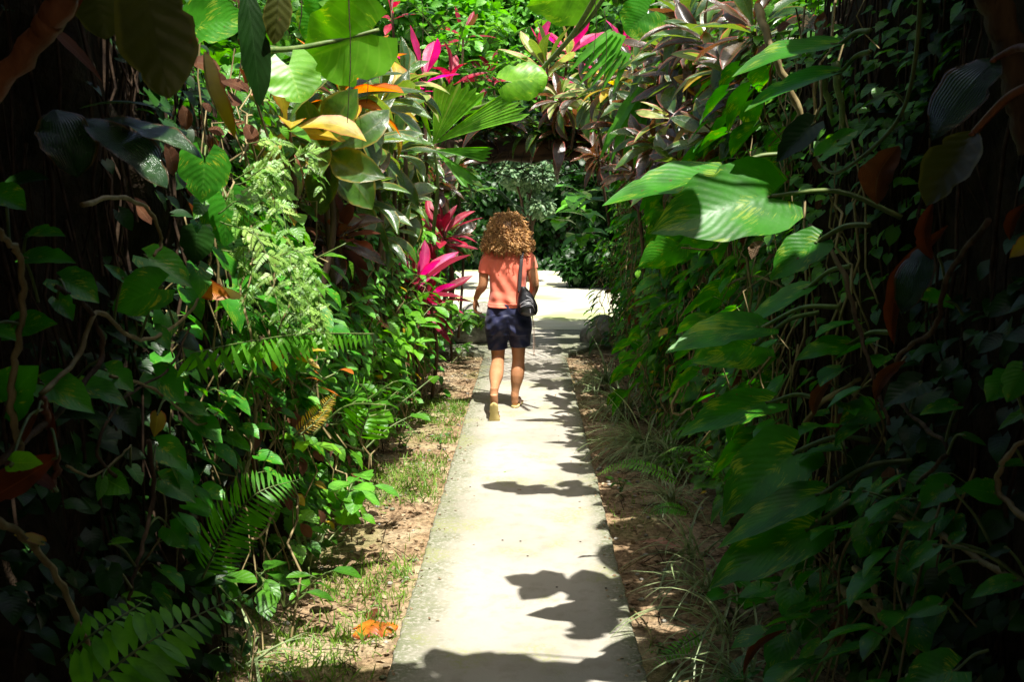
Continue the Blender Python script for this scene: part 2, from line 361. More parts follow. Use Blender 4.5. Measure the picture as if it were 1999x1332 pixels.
o_ = s.n('ShaderNodeOutputMaterial'); s.l(p.outputs[0], o_.inputs[0]); M['concrete'] = s.m
ys = np.concatenate([np.linspace(-3, 2.5, 12), np.linspace(2.6, 11.4, 260), np.linspace(11.45, 13.9, 50)])
jl = .006 * sinnoise(ys, ys * 0, 14, 5) + .004 * sinnoise(ys, ys * 0, 60, 6)
jr = .006 * sinnoise(ys, ys * 0, 15, 8) + .004 * sinnoise(ys, ys * 0, 66, 9)
xl = np.interp(ys, [-3, 11.50, 11.56, 11.75, 14], [XL, XL, -.60, -1.8, -2.4]) + jl
xr = np.interp(ys, [-3, 11.45, 11.55, 12.2, 12.6, 14], [XR, XR, .50, .80, 1.8, 2.4]) + jr
tt = np.array([0, 0, .006, .02, .1, .25, .4, .55, .7, .85, .98, .994, 1, 1]); zz = np.array([-.09, -.012, -.003, 0, 0, 0, 0, 0, 0, 0, 0, -.003, -.012, -.09])
Xs = xl[:, None] + (xr - xl)[:, None] * tt[None]; Ys = np.repeat(ys[:, None], len(tt), 1); Zs = np.repeat(zz[None], len(ys), 0) + .0015 * sinnoise(Xs, Ys, 6, 11) * (zz[None] > -.05)
mb = MB(); mb.add(np.stack([Xs, Ys, Zs], -1).reshape(-1, 3), gridf(len(tt), len(ys)))
tag(mb.build('path', M['concrete']), kind='structure')
# bright sandy clearing beyond the gate
M['sand'] = plain_mat('sand', (.36, .35, .25), (.42, .41, .30), 2.2, .95, .1, .3, .01, c=(.27, .31, .13))
gx = np.linspace(-14, 14, 60); gy = np.linspace(13.75, 29, 60); X_, Y_ = np.meshgrid(gx, gy)
Yj = Y_ + (Y_ < 13.8) * .12 * sinnoise(X_, X_ * 0, 4, 3)
mb = MB(); mb.add(np.stack([X_, Yj, .006 + .01 * np.abs(sinnoise(X_, Y_, 1.2, 4)) * (Y_ > 14.5)], -1).reshape(-1, 3), gridf(60, 60))
tag(mb.build('clearing', M['sand']), kind='structure')

# ------------------------------------------------------------------ the two hedge walls: near-black cores standing in for their shaded inside
def wall_x(side, Y, z, base=1.27):
    b = base + .04 + .15 * sinnoise(Y, z, 1.9, 21 + (side > 0)) + .07 * sinnoise(Y, z, 6, 31 + (side > 0))
    b = b + .10 * np.clip(z - 1.2, 0, 2) * (.35 if side > 0 else .9) * np.clip((Y - 3.5) / 1.5, 0, 1)
    return side * b
def wall_top(side, Y):
    if side > 0: return np.interp(Y, [0, 3.2, 4, 7, 12.6], [3.5, 3.3, 2.8, 2.55, 2.5])
    return np.interp(Y, [0, 3.2, 4.0, 6, 8, 12.6], [3.5, 3.3, 2.2, 2.15, 2.1, 2.2])
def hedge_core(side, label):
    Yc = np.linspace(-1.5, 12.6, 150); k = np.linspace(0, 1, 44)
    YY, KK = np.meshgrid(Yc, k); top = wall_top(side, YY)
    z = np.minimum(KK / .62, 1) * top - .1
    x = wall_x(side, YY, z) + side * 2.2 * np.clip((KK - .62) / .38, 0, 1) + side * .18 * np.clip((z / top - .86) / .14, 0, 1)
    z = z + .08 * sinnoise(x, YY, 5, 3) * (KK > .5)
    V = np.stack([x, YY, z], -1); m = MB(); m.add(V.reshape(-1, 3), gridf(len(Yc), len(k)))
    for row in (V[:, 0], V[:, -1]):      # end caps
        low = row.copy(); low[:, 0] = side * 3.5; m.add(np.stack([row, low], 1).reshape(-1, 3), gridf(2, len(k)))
    return m.build('hedge_shade_core', M['core'])
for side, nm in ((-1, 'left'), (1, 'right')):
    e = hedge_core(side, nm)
    tag(e, 'near black core standing in for shade behind the climbing plants on the %s of the path' % nm, 'bank')
def surf_pts(side, n, Y0, Y1, z0, z1, lo=.0, hi=.25, seed=0, power=1.0):
    r = np.random.default_rng(seed); Y = Y0 + (Y1 - Y0) * r.random(n) ** power; z = z0 + (z1 - z0) * r.random(n)
    top = wall_top(side, Y) + .25; z = z0 + (np.minimum(z1, top) - z0) * r.random(n)
    x = wall_x(side, Y, z) - side * r.uniform(lo, hi, n)
    return np.stack([x, Y, z], -1), r
# hanging roots and dead stems in front of each bank
for side, nm in ((-1, 'left'), (1, 'right')):
    A, r = surf_pts(side, 900, 1.7, 12.3, .5, 3.2, .0, .07, 40 + side)
    B = A + np.stack([r.normal(0, .05, 900), r.normal(0, .10, 900), -r.uniform(.5, 1.6, 900)], -1); B[:, 2] = np.maximum(B[:, 2], 0)
    mb = MB(); tubes_many(mb, A, B, r.uniform(.0018, .007, 900), k=6, jit=.025)
    tag(mb.build('hanging_roots', M['root']), 'tangle of thin brown aerial roots hanging down the %s bank' % nm, 'roots', kind='stuff')

for side, nm in ((-1, 'left'), (1, 'right')):
    A, r = surf_pts(side, 420, 3.4, 12.3, .4, 2.6, .12, .30, 140 + side)
    B = A + np.stack([r.normal(0, .07, 420), r.normal(0, .22, 420), -r.uniform(.3, 1.0, 420)], -1); B[:, 2] = np.maximum(B[:, 2], 0)
    mb = MB(); tubes_many(mb, A, B, r.uniform(.002, .006, 420), k=7, jit=.03)
    tag(mb.build('creeper_stems', M['stem_tan']), 'tan creeper stems showing between the small leaves of the %s bank' % nm, 'stems', kind='stuff')
# ------------------------------------------------------------------ climbing leaves covering the banks (beyond counting)
T_creep = [leaf_t('heart', .85, 3, 6, .25, .5, .1, seed=k) for k in range(3)]
T_ell = [leaf_t('ellip', .75, 3, 6, .2, .6, .1, seed=k) for k in range(3)]
def cover(side, n, Y0, Y1, z0, z1, size, mat, label, seed, T=T_creep, hi=.28, tilt=.55, name='creeper', clump=2.2, thr=-.25, up=.9):
    P, r = surf_pts(side, n, Y0, Y1, z0, z1, .02, hi, seed)
    keep = sinnoise(P[:, 1] * 1.0, P[:, 2] * 1.4, clump, seed + 5) + r.normal(0, .25, n) > thr
    P = P[keep]; n = len(P)
    D = np.stack([-side * r.uniform(.25, 1.0, n), r.normal(-.25, .55, n), -r.uniform(.1, 1.0, n) * tilt * 1.6 + .15], -1)
    N = np.stack([-side * r.uniform(.1, .9, n), r.normal(-.25, .4, n), np.full(n, up)], -1)
    S = r.uniform(size[0], size[1], n) * (1 - .25 * r.random(n))
    m = MB(); k = np.arange(n) % len(T)
    for i in range(len(T)):
        q = k == i; scatter(m, T[i], P[q], D[q], N[q], S[q], r.random(q.sum()))
    return tag(m.build(name, mat), label, 'creeper', kind='stuff')
cover(1, 15000, 4.6, 12.4, .05, 2.7, (.045, .085), M['creeper'], 'small heart leaved creeper matting the right bank', 1, thr=-.12, clump=3.4)
cover(1, 4200, 4.4, 12.0, .1, 2.3, (.05, .09), M['creeper_mid'], 'yellower leafy creeper patches on the right bank', 8, thr=.1, hi=.34)
cover(1, 2600, 3.0, 5.0, .05, 2.4, (.04, .07), M['creeper'], 'sparse small leaved creeper low on the right bank near the camera', 2, thr=.15, hi=.22)
cover(-1, 3500, 4.0, 11.8, .1, 2.1, (.06, .12), M['creeper_mid'], 'yellower leafy creeper patches on the left bank', 9, thr=.15, hi=.36)
cover(-1, 9000, 4.2, 12.4, .05, 2.3, (.045, .09), M['creeper'], 'green creeper matting the left bank up to the gate', 3, thr=.02, clump=3.2)
cover(-1, 2500, 4.4, 9.5, .1, 2.0, (.05, .10), M['creeper_light'], 'lighter leafy creeper in the sunny patches of the left bank', 4, T=T_ell, thr=.15, hi=.36)
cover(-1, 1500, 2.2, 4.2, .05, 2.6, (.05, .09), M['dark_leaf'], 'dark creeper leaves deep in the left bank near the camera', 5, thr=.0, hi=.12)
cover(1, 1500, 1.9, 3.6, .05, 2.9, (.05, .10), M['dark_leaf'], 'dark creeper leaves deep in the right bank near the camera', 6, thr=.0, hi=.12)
for side, nm in ((-1, 'left'), (1, 'right')):
    cover(side, 900, 3.0, 12, .1, 2.5, (.05, .13), M['dry'], 'brown withered leaves caught among the creeper of the %s bank' % nm, 300 + side, T=T_ell, thr=.1, hi=.34, name='withered_leaves', up=.3, tilt=1.2)
    cover(side, 260, 4.2, 12, .1, 2.2, (.04, .09), M['yellow'], 'yellowing leaves scattered through the creeper of the %s bank' % nm, 310 + side, thr=-.2, hi=.34, name='yellowing_leaves')
for side, nm in ((-1, 'left'), (1, 'right')):     # top of the banks
    r = np.random.default_rng(90 + side); n = 7000
    Y = r.uniform(3.4, 12.8, n); x = side * (r.uniform(1.4, 3.4, n) if side < 0 else r.uniform(1.36, 3.4, n) - .34 * (sinnoise(Y, Y * 0, 2.1, 44) > .35)); z = wall_top(side, Y) + r.uniform(-.1, .45, n)
    D = unit(r.normal(0, 1, (n, 3)) * [1, 1, .5]); N = np.stack([r.normal(0, .5, n), r.normal(0, .5, n), np.ones(n)], -1)
    m = MB(); scatter(m, T_ell[0], np.stack([x, Y, z], -1), D, N, r.uniform(.08, .15, n), r.random(n))
    tag(m.build('bank_top_foliage', M['creeper']), 'leafy growth covering the top of the %s bank' % nm, 'foliage', kind='stuff')

# unseen canopy of leaves and sticks added to shade the near tunnel
r = np.random.default_rng(5); n = 11000
x = r.uniform(-4.2, 4.2, n); Y = r.uniform(-7, 5.2, n); z = 3.15 + r.uniform(0, .55, n) + .15 * (np.abs(x) > 1)
kp = (Y < 2.25 + .12 * (x < -.6) + .34 * sinnoise(x, x * 0, 3.1, 77)) | ((x > 1.22 + .22 * sinnoise(Y, Y * 0, 4, 5)) & (Y < 4.2))
xs_ = x - (z - 3.3) * .155; Ys_ = Y + (z - 3.3) * .31
hole = (((xs_ + .66) / .36) ** 2 + ((Ys_ - 1.68) / .24) ** 2 < 1) | (((xs_ + .24) / .40) ** 2 + ((Ys_ - 1.40) / .36) ** 2 < 1)  # gaps cut along the sun rays to light chosen leaves below
hole |= (((xs_ + .78) / .20) ** 2 + ((Ys_ - 1.42) / .16) ** 2 < 1)
hole |= (((xs_ - 1.08) / .24) ** 2 + ((Ys_ - 1.57) / .2) ** 2 < 1)
kp &= (r.random(n) < .5) | (Y < 2.7)
kp &= ~hole | (r.random(n) < .10)
P = np.stack([x, Y, z], -1)[kp]; n = len(P)
D = unit(np.stack([r.normal(0, 1, n), r.normal(0, 1, n), r.normal(-.3, .3, n)], -1)); N = np.stack([r.normal(0, .35, n), r.normal(0, .35, n), np.ones(n)], -1)
m = MB(); scatter(m, leaf_t('heart', .9, 3, 6, .2, .4), P, D, N, r.uniform(.22, .42, n), r.random(n))
A = np.stack([r.uniform(-3, 3, 120), r.uniform(-6, .8, 120), r.uniform(3.1, 3.3, 120)], -1)
tubes_many(m, A, A + r.normal(0, .9, (120, 3)) * [1, 1, .05], .012, k=4, mat=1)
tag(m.build('shade_canopy', [M['dark_leaf'], M['bark']]), 'unseen leafy canopy added to shade the near end of the tunnel', 'canopy', kind='stuff')

# ------------------------------------------------------------------ background beyond the gate
def blob_tree(name, loc, label, cat, rad, hgt, mat, n=5000, ls=(.10, .20), T=None, seed=0, trunk=.12, group=None, low=0.0, lumps=9):
    e = thing(name, loc, label, cat, group); r = np.random.default_rng(seed)
    C = np.stack([r.uniform(-.6, .6, lumps) * rad, r.uniform(-.6, .6, lumps) * rad, low + (hgt - low) * r.uniform(.12, .88, lumps)], -1)
    q = r.integers(0, lumps, n); d = unit(r.normal(0, 1, (n, 3)))
    rr = rad * r.uniform(.38, .6, lumps)[q][:, None]; P = C[q] + d * rr * (r.random((n, 1)) ** .35) * [1, 1, .75]
    P[:, 2] = np.maximum(P[:, 2], .03); P += npv([loc])
    D = unit(d + r.normal(0, .6, (n, 3)) - [0, 0, .3]); N = d * .5 + [0, 0, .9] + r.normal(0, .4, (n, 3))
    m = MB(); scatter(m, T or T_ell[1], P, D, N, r.uniform(*ls, n), r.random(n)); m.build('crown', mat, e)
    m = MB(); base = npv([loc])[0]
    tube(m, smooth_path(np.array([base, base + [.1, 0, hgt * .4], base + [0, .1, hgt * .75]])), [trunk, trunk * .5], 8)
    for c_ in C[:7]: tube(m, smooth_path(np.array([base + [0, 0, hgt * .25], base + c_ * [.5, .5, .8], base + c_])), [trunk * .5, trunk * .15], 5)
    m.build('trunk', M['bark'], e); return e
grp = 'dark trees behind the clearing'
for i, (x, Y, rd, h, mt, nn, lb) in enumerate([
    (-7.5, 30, 3.6, 9.5, 'creeper', 5000, 'dark green tree behind the clearing, mostly hidden by the left bank'),
    (-3.6, 29.5, 3.0, 9.0, 'creeper', 6000, 'tall mid green tree behind the red leaved plants left of the arch'),
    (-.2, 31.5, 3.2, 10.5, 'creeper_light', 6500, 'light green tree in the centre of the far background above the gate log'),
    (3.4, 30.0, 3.0, 9.5, 'creeper', 6000, 'mid green tree right of the centre above the gate log'),
    (7.4, 30, 3.6, 9.5, 'creeper', 5000, 'dark green tree behind the clearing, mostly hidden by the right bank'),
    (-10.5, 22, 4, 9, 'creeper', 3500, 'green tree far left of the clearing behind the bank'), (10.5, 22, 4, 9, 'creeper', 3500, 'green tree far right of the clearing behind the bank')]):
    blob_tree('broadleaf_tree', (x, Y, 0), lb, 'tree', rd, h, M[mt], nn, (.16, .34), seed=100 + i)
# clipped dark hedge at the back of the clearing
r = np.random.default_rng(12); n = 20000
x = r.uniform(-9, 9, n); z = r.uniform(0, 3.4, n) ** 1.0; Y = 26.6 + .5 * sinnoise(x, z * 1.3, 1.6, 8) + r.uniform(0, .8, n) - .0 * z
D = np.stack([r.normal(0, .6, n), -r.uniform(.2, 1, n), -r.uniform(0, 1.2, n)], -1); N = np.stack([r.normal(0, .5, n), -r.uniform(0, 1, n), np.full(n, .8)], -1)
e = thing('clearing_hedge', (0, 27, 0), 'dark green hedge along the far edge of the bright clearing', 'hedge')
m = MB(); scatter(m, T_ell[0], np.stack([x, Y, z], -1), D, N, r.uniform(.12, .28, n), r.random(n)); m.build('foliage', M['dark_leaf'], e)
m = MB(); X_, Z_ = np.meshgrid(np.linspace(-10, 10, 50), np.linspace(0, 3.1, 12)); m.add(np.stack([X_, 27.3 + .2 * sinnoise(X_, Z_, 2, 4), Z_], -1).reshape(-1, 3), gridf(50, 12))
m.add(np.stack([X_, 28.3 + .2 * sinnoise(X_, Z_, 2, 4), Z_], -1).reshape(-1, 3), gridf(50, 12)); m.build('dark_backing', M['core'], e)  # near-black sheets put the hedge's inner shade into colour
e = thing('tall_thicket', (0, 29.5, 0), 'tall bright green thicket rising behind the dark hedge of the clearing', 'thicket')
r = np.random.default_rng(13); n = 26000; x = r.uniform(-11, 11, n); z = r.uniform(2.6, 12, n); Y = 29.4 + .8 * sinnoise(x, z, 1.1, 8) + r.uniform(0, 1.4, n)
D = np.stack([r.normal(0, .6, n), -r.uniform(.2, 1, n), -r.uniform(-.2, 1.2, n)], -1); N = np.stack([r.normal(0, .5, n), -r.uniform(0, 1, n), np.full(n, .8)], -1)
m = MB(); scatter(m, T_ell[1], np.stack([x, Y, z], -1), D, N, r.uniform(.18, .42, n), r.random(n)); m.build('foliage', M['creeper'], e)
m = MB(); X_, Z_ = np.meshgrid(np.linspace(-12, 12, 50), np.linspace(0, 12, 20)); m.add(np.stack([X_, 31.2 + .3 * sinnoise(X_, Z_, 2, 4), Z_], -1).reshape(-1, 3), gridf(50, 20)); m.add(np.stack([X_, 32.4 + .3 * sinnoise(X_, Z_, 2, 5), Z_], -1).reshape(-1, 3), gridf(50, 20)); m.build('dark_backing', M['core'], e)  # dark sheets stand in for shade between the thicket leaves
# silver bush and neighbours seen through the gate
def at3(px, py, Y): return tuple(at(px, py, Y))
c_ = at(1030, 400, 22.5)
blob_tree('silver_bush', (c_.x, 22.5, 0), 'pale silver green bush seen through the gate above the curly hair', 'bush', .62, 3.0, M['silver'], 3600, (.08, .17), seed=31, trunk=.05, low=1.5)
c_ = at(1135, 430, 21)
blob_tree('leafy_shrub', (c_.x + .35, 21, 0), 'dark green shrub right of the silver bush seen through the gate', 'shrub', 1.0, 2.6, M['dark_leaf'], 3000, (.10, .22), T=T_creep[0], seed=32, trunk=.05)
c_ = at(925, 430, 21)
blob_tree('leafy_shrub', (c_.x - .5, 21, 0), 'dark green shrub seen through the gate left of the curly hair', 'shrub', 1.0, 2.6, M['dark_leaf'], 3000, (.10, .22), T=T_ell[0], seed=33, trunk=.05)

# ------------------------------------------------------------------ plant builders
def cordyline(base, top, label, mat, n=16, L=.5, wd=.32, spread_=(15, 105), seed=0, face=None, stem='bark', name='cordyline', cat='ti plant', group=None, sr=.014, droop=(.3, 1.3), wave=.12):
    """rosette of broad strap leaves on a cane; base and top are world points"""
    r = np.random.default_rng(seed); base = Vector(base); top = Vector(top)
    e = thing(name, base, label, cat, group); ax = np.array(face if face is not None else (0, 0, 1.), float); ax = unit(ax)
    mats = mat if isinstance(mat, (list, tuple)) else [mat]; m = MB()
    t1, t2, _ = frames(np.array([ax]), np.array([[.3, .9, .1]])); a1 = t1[0]; a2 = np.cross(ax, a1)
    for i in range(n):
        f = (i + .5) / n; th = R(spread_[0] + (spread_[1] - spread_[0]) * f ** .8 + r.normal(0, 7)); ph = i * 2.39996 + r.normal(0, .2)
        out = a1 * math.cos(ph) + a2 * math.sin(ph)
        d = ax * math.cos(th) + out * math.sin(th); nn = ax * math.sin(th) - out * math.cos(th)
        nn = nn * (1 if th < 1.6 else 1)
        P = npv([top])[0] - ax * L * .38 * f + out * .012
        T = leaf_t('cordy', wd * r.uniform(.85, 1.15), 5, 10, r.uniform(.15, .55), r.uniform(*droop) * (.35 + .9 * f), wave, sx=r.normal(0, .5), seed=seed * 50 + i)
        scatter(m, T, [P], [d], [nn + r.normal(0, .15, 3)], [L * r.uniform(.8, 1.1) * (.72 + .28 * math.sin(f * 3.1))], [r.random()], mat=int(r.integers(0, len(mats))))
    m.build('foliage', [M[k] for k in mats], e)
    m = MB(); P = smooth_path([base, (base + top) * .5 + Vector((r.normal(0, .04), r.normal(0, .04), 0)), top], 8); tube(m, P, [sr * 1.2, sr], 8)
    m.build('stem', M[stem], e); return e
def frond(mb, P, n=22, pl=.12, pw=.24, plane=None, mat=0, kind='lance', ang=75, shape=None, rs=.003, droop=.4, tone=None, hang=0., T=None, seed=0, start=.1):
    """pinnate fern frond along path P"""
    P = np.asarray(P, float); r = np.random.default_rng(seed)
    seg = np.r_[0, np.cumsum(np.linalg.norm(np.diff(P, axis=0), axis=1))]; seg /= seg[-1]
    t = np.linspace(start, .985, n); C = np.stack([np.interp(t, seg, P[:, k]) for k in range(3)], -1)
    G = np.gradient(P, axis=0); Tn = unit(np.stack([np.interp(t, seg, G[:, k]) for k in range(3)], -1))
    pn = np.array(plane if plane is not None else (0, 0, 1.), float); nn = unit(pn - (Tn @ pn)[:, None] * Tn); sd_ = np.cross(Tn, nn)
    ln = pl * (np.interp(t, [0, .15, .4, .75, 1], [.55, .85, 1, .72, .14]) if shape is None else np.interp(t, np.linspace(0, 1, len(shape)), shape))
    a = R(ang); T = T or leaf_t(kind, pw, 3, 5, .1, droop, .05)
    for s_ in (-1, 1):
        D = Tn * math.cos(a) + s_ * sd_ * math.sin(a) + r.normal(0, .05, (n, 3)) - np.array([0, 0, hang]); N = (nn if hang < .8 else np.array([[.55, -.8, .45]])) + r.normal(0, .12, (n, 3))
        scatter(mb, T, C, D, N, ln * r.uniform(.93, 1.07, n), (np.full(n, tone) + r.normal(0, .08, n)) if tone is not None else None, mat)
    tube(mb, P, [rs * 1.3, rs * .4], 5, 1)
def fern(base, label, n=9, L=.5, mat='fern', seed=0, pl=.09, group=None, rise=(.35, 1.0), cnt=20, facing=None, spread_=3.14, name='fern'):
    r = np.random.default_rng(seed); base = Vector(base); e = thing(name, base, label, 'fern', group); b = npv([base])[0]
    for i in range(n):
        ph = (facing if facing is not None else 0) + spread_ * (2 * (i + .5) / n - 1) + r.normal(0, .15); o = np.array([math.cos(ph), math.sin(ph), 0]); l = L * r.uniform(.7, 1.1); u = r.uniform(*rise)
        P = smooth_path(np.array([b, b + o * l * .3 + [0, 0, l * u * .55], b + o * l * .68 + [0, 0, l * u * .72], b + o * l + [0, 0, l * (u * .6 - .12)]]), 6)
        m = MB(); frond(m, P, cnt, pl * r.uniform(.85, 1.1), .22, seed=seed * 9 + i, tone=r.random()); m.build('frond', [M[mat], M['stem']], e)
    return e
def tuft(base, label, n=60, L=.4, mat='strap', seed=0, wd=.022, name='grass_tuft', cat='grass tuft', group=None, lean=(0, 0), up=(.2, 1.1), droop=(.6, 2.0)):
    r = np.random.default_rng(seed); b = npv([base])[0]; e = thing(name, Vector(base), label, cat, group); m = MB()
    for i in range(n):
        ph = r.uniform(0, 6.28); th = r.uniform(*up); d = np.array([math.cos(ph) * math.sin(th) + lean[0], math.sin(ph) * math.sin(th) + lean[1], math.cos(th)])
        T = leaf_t('strap', wd * r.uniform(.7, 1.3), 3, 9, .5, r.uniform(*droop), 0, sx=r.normal(0, .4))
        scatter(m, T, [b + r.normal(0, .02, 3) * [1, 1, 0]], [d], [[-d[0] * .5, -d[1] * .5, 1]], [L * r.uniform(.55, 1.1)], [r.random()])
    m.build('blades', M[mat], e); return e
def YA(px, off=0.):
    """depth at which the planted face of the wall stands in this picture column"""
    if px < 1032: return float(np.clip(F * (1.03 - off) / (1032 - px), 1.85, 12))
    return float(np.clip(F * (.98 - off) / (px - 1032), 1.85, 12))
def leafpart(e, b, t, wid=.9, kind='heart', mat='pothos', droop=.35, fold=.25, n=(0, .8, .6), nm='leaf', dz=0., petiole=None, wave=.06, tone=None, curl=0., off=0., sx=0., res=(9, 15), pm='stem', pr=.0026):
    """one leaf from base pixel b to tip pixel t; petiole = pixel or point where its stalk starts"""
    Yb = b[2] if len(b) > 2 else YA((b[0] + t[0]) / 2, off); Yt = t[2] if len(t) > 2 else Yb - .02
    B = at(b[0], b[1], Yb); Tp = at(t[0], t[1], Yt); d = Tp - B; L = d.length
    toc = (Vector((0, 0, CAMZ)) - B).normalized(); side = Vector((1, 0, 0))
    nn = side * n[0] + Vector((0, 0, 1)) * n[1] + toc * n[2]
    r = np.random.default_rng(int(abs(b[0] * 13 + b[1] * 7)) + 1)
    T = leaf_t(kind, wid, res[0], res[1], fold, droop, wave, curl, sx, seed=int(r.integers(0, 999)))
    # keep the tip on its pixel: lift the direction by the droop
    up_ = np.array(nn); dd = unit(npv([d])[0]); up_ = up_ - (up_ @ dd) * dd; up_ = unit(up_)
    dv = dd + up_ * droop * .45
    m = MB(); scatter(m, T, [npv([B])[0]], [dv], [npv([nn])[0]], [L * (1 + .12 * droop ** 2)], [tone if tone is not None else r.random()])
    if petiole is not None:
        Q = Vector(petiole) if isinstance(petiole, Vector) else at(petiole[0], petiole[1], petiole[2] if len(petiole) > 2 else Yb + .05)
        mid = (B + Q) * .5 + Vector((0, 0, (B - Q).length * .12)); att = Vector(npv([B])[0] + dv / np.linalg.norm(dv) * L * .09)
        tube(m, smooth_path([Q, mid, B, att], 5), [pr * 1.5, pr], 5, 1)
    return m.build(nm, [M[mat], M[pm]], e)
def vine(label, path, r_=.006, leaves=(), name='pothos_vine', cat='vine', stem='stem_tan', group=None, sides=7, bumps=True):
    pts = [at(p[0], p[1], p[2] if len(p) > 2 else YA(p[0])) for p in path]
    e = thing(name, pts[0], label, cat, group)
    if len(pts) > 1:
        P = smooth_path(pts, 9); n = len(P); rr = np.interp(np.linspace(0, 1, n), [0, 1], [r_ * 1.15, r_ * .8])
        if bumps:
            q_ = np.arange(n); P[1:-1] += min(.35 * r_, .003) * np.stack([np.sin(q_ * 1.3), np.sin(q_ * 1.9 + 1), np.sin(q_ * 1.1 + 2)], -1)[1:-1]
            rr = rr * (1 + (.28 if r_ < .015 else .1) * (np.sin(q_ * .7) > .93) + (.10 if r_ < .015 else .03) * np.sin(q_ * (2.7 if r_ < .015 else 1.1)))
        m = MB(); tube(m, P, rr, sides); m.build('stem', M[stem], e)
    for lf in leaves:
        k = dict(lf[2]) if len(lf) > 2 else {}
        if 'petiole' not in k and len(pts) > 1:      # stalk reaches to the nearest point of the stem
            Yb = lf[0][2] if len(lf[0]) > 2 else YA((lf[0][0] + lf[1][0]) / 2, k.get('off', 0.)); B = npv([at(lf[0][0], lf[0][1], Yb)])[0]
            j = np.argmin(np.linalg.norm(P - B, axis=1)); q = Vector(P[min(j + 2, len(P) - 1)])
            if (q - Vector(B)).length < .28: k['petiole'] = q
        leafpart(e, lf[0], lf[1], **k)
    return e

# ------------------------------------------------------------------ gate: trunk posts and a fallen log as lintel
def rough_log(mb, P, rr, sides=18, amp=.02, seed=0):
    P = smooth_path(P, 10); n = len(P); a = np.linspace(0, 2 * math.pi, sides, endpoint=False)
    m2 = MB(); tube(m2, P, rr, sides); V = m2.v[0]; C = np.concatenate([P[:1].repeat(sides, 0), P.repeat(sides, 0), P[-1:].repeat(sides, 0)])
    d = V - C; k = 1 + amp / .1 * sinnoise(V[:, 0] * 3 + V[:, 2], V[:, 1] * 3 + V[:, 2] * 2, 5, seed)[:, None]; m2.v[0] = C + d * k
    mb.add(m2.v[0], m2.f[0], m2.uv[0])
e = thing('gate_log', (0, 12.0, 2.36), 'rough dark log laid across the gap as the lintel of the green gate', 'log')
m = MB(); rough_log(m, np.array([[-1.9, 12.05, 2.34], [-.6, 12, 2.36], [.4, 11.98, 2.39], [1.7, 12.05, 2.39]]), [.16, .15, .145, .15], seed=3); m.build('log', M['log'], e)
m = MB(); r = np.random.default_rng(3)
for i in range(14):
    x = r.uniform(-1, 1); tube(m, smooth_path(np.array([[x, 11.85, 2.4], [x + r.normal(0, .2), 11.80, 2.25 - r.uniform(0, .15)], [x + r.normal(0, .35), 11.84, 2.12 - r.uniform(-.1, .2)]])), .006, 4)
m.build('twigs', M['root'], e)
for sx_, nm in ((-1.32, 'left'), (1.34, 'right')):
    m = MB(); rough_log(m, np.array([[sx_, 12.1, -.1], [sx_ + .05, 12.1, 1.2], [sx_, 12.1, 2.25]]), [.15, .12, .12], seed=5)
    tag(m.build('gate_post', M['log']), 'dark trunk post holding the %s end of the gate log' % nm, 'post')
def boulder(loc, sz, label, seed, mat='rock'):
    m = MB(); u = np.linspace(0, math.pi, 14); v = np.linspace(0, 2 * math.pi, 22); U, V_ = np.meshgrid(v, u)
    X_ = np.sin(V_) * np.cos(U); Y_ = np.sin(V_) * np.sin(U); Z_ = np.cos(V_); k = 1 + .16 * sinnoise(X_ * 2 + Z_, Y_ * 2 - Z_, 2.2, seed) + .04 * sinnoise(X_ + Z_, Y_, 9, seed)
    P = np.stack([X_ * sz[0] * k + loc[0], Y_ * sz[1] * k + loc[1], Z_ * sz[2] * k + loc[2]], -1); m.add(P.reshape(-1, 3), gridf(22, 14))
    return tag(m.build('boulder', M[mat]), label, 'boulder')
g_ = gnd(908, 668); boulder((g_.x, g_.y + .1, .10), (.36, .30, .20), 'mossy grey boulder lying left of the path end', 3)
g_ = gnd(932, 655); boulder((g_.x, g_.y + .7, .14), (.28, .3, .24), 'smaller grey boulder half hidden behind the mossy one', 4)
g_ = gnd(1172, 668); boulder((g_.x + .1, g_.y + .1, .10), (.34, .34, .22), 'dark boulder at the foot of the right gate side', 6)
g_ = gnd(912, 668); r = np.random.default_rng(8); m = MB(); n = 900
P = np.stack([g_.x + r.normal(0, .16, n), g_.y + r.normal(0, .14, n), .20 + r.uniform(0, .1, n)], -1)
scatter(m, T_ell[0], P, unit(r.normal(0, 1, (n, 3)) + [0, 0, .6]), r.normal(0, 1, (n, 3)) + [0, 0, 1], r.uniform(.03, .07, n)); tag(m.build('moss_cushion', M['grass']), 'bright green moss growing on the boulder by the path end', 'moss', kind='stuff')

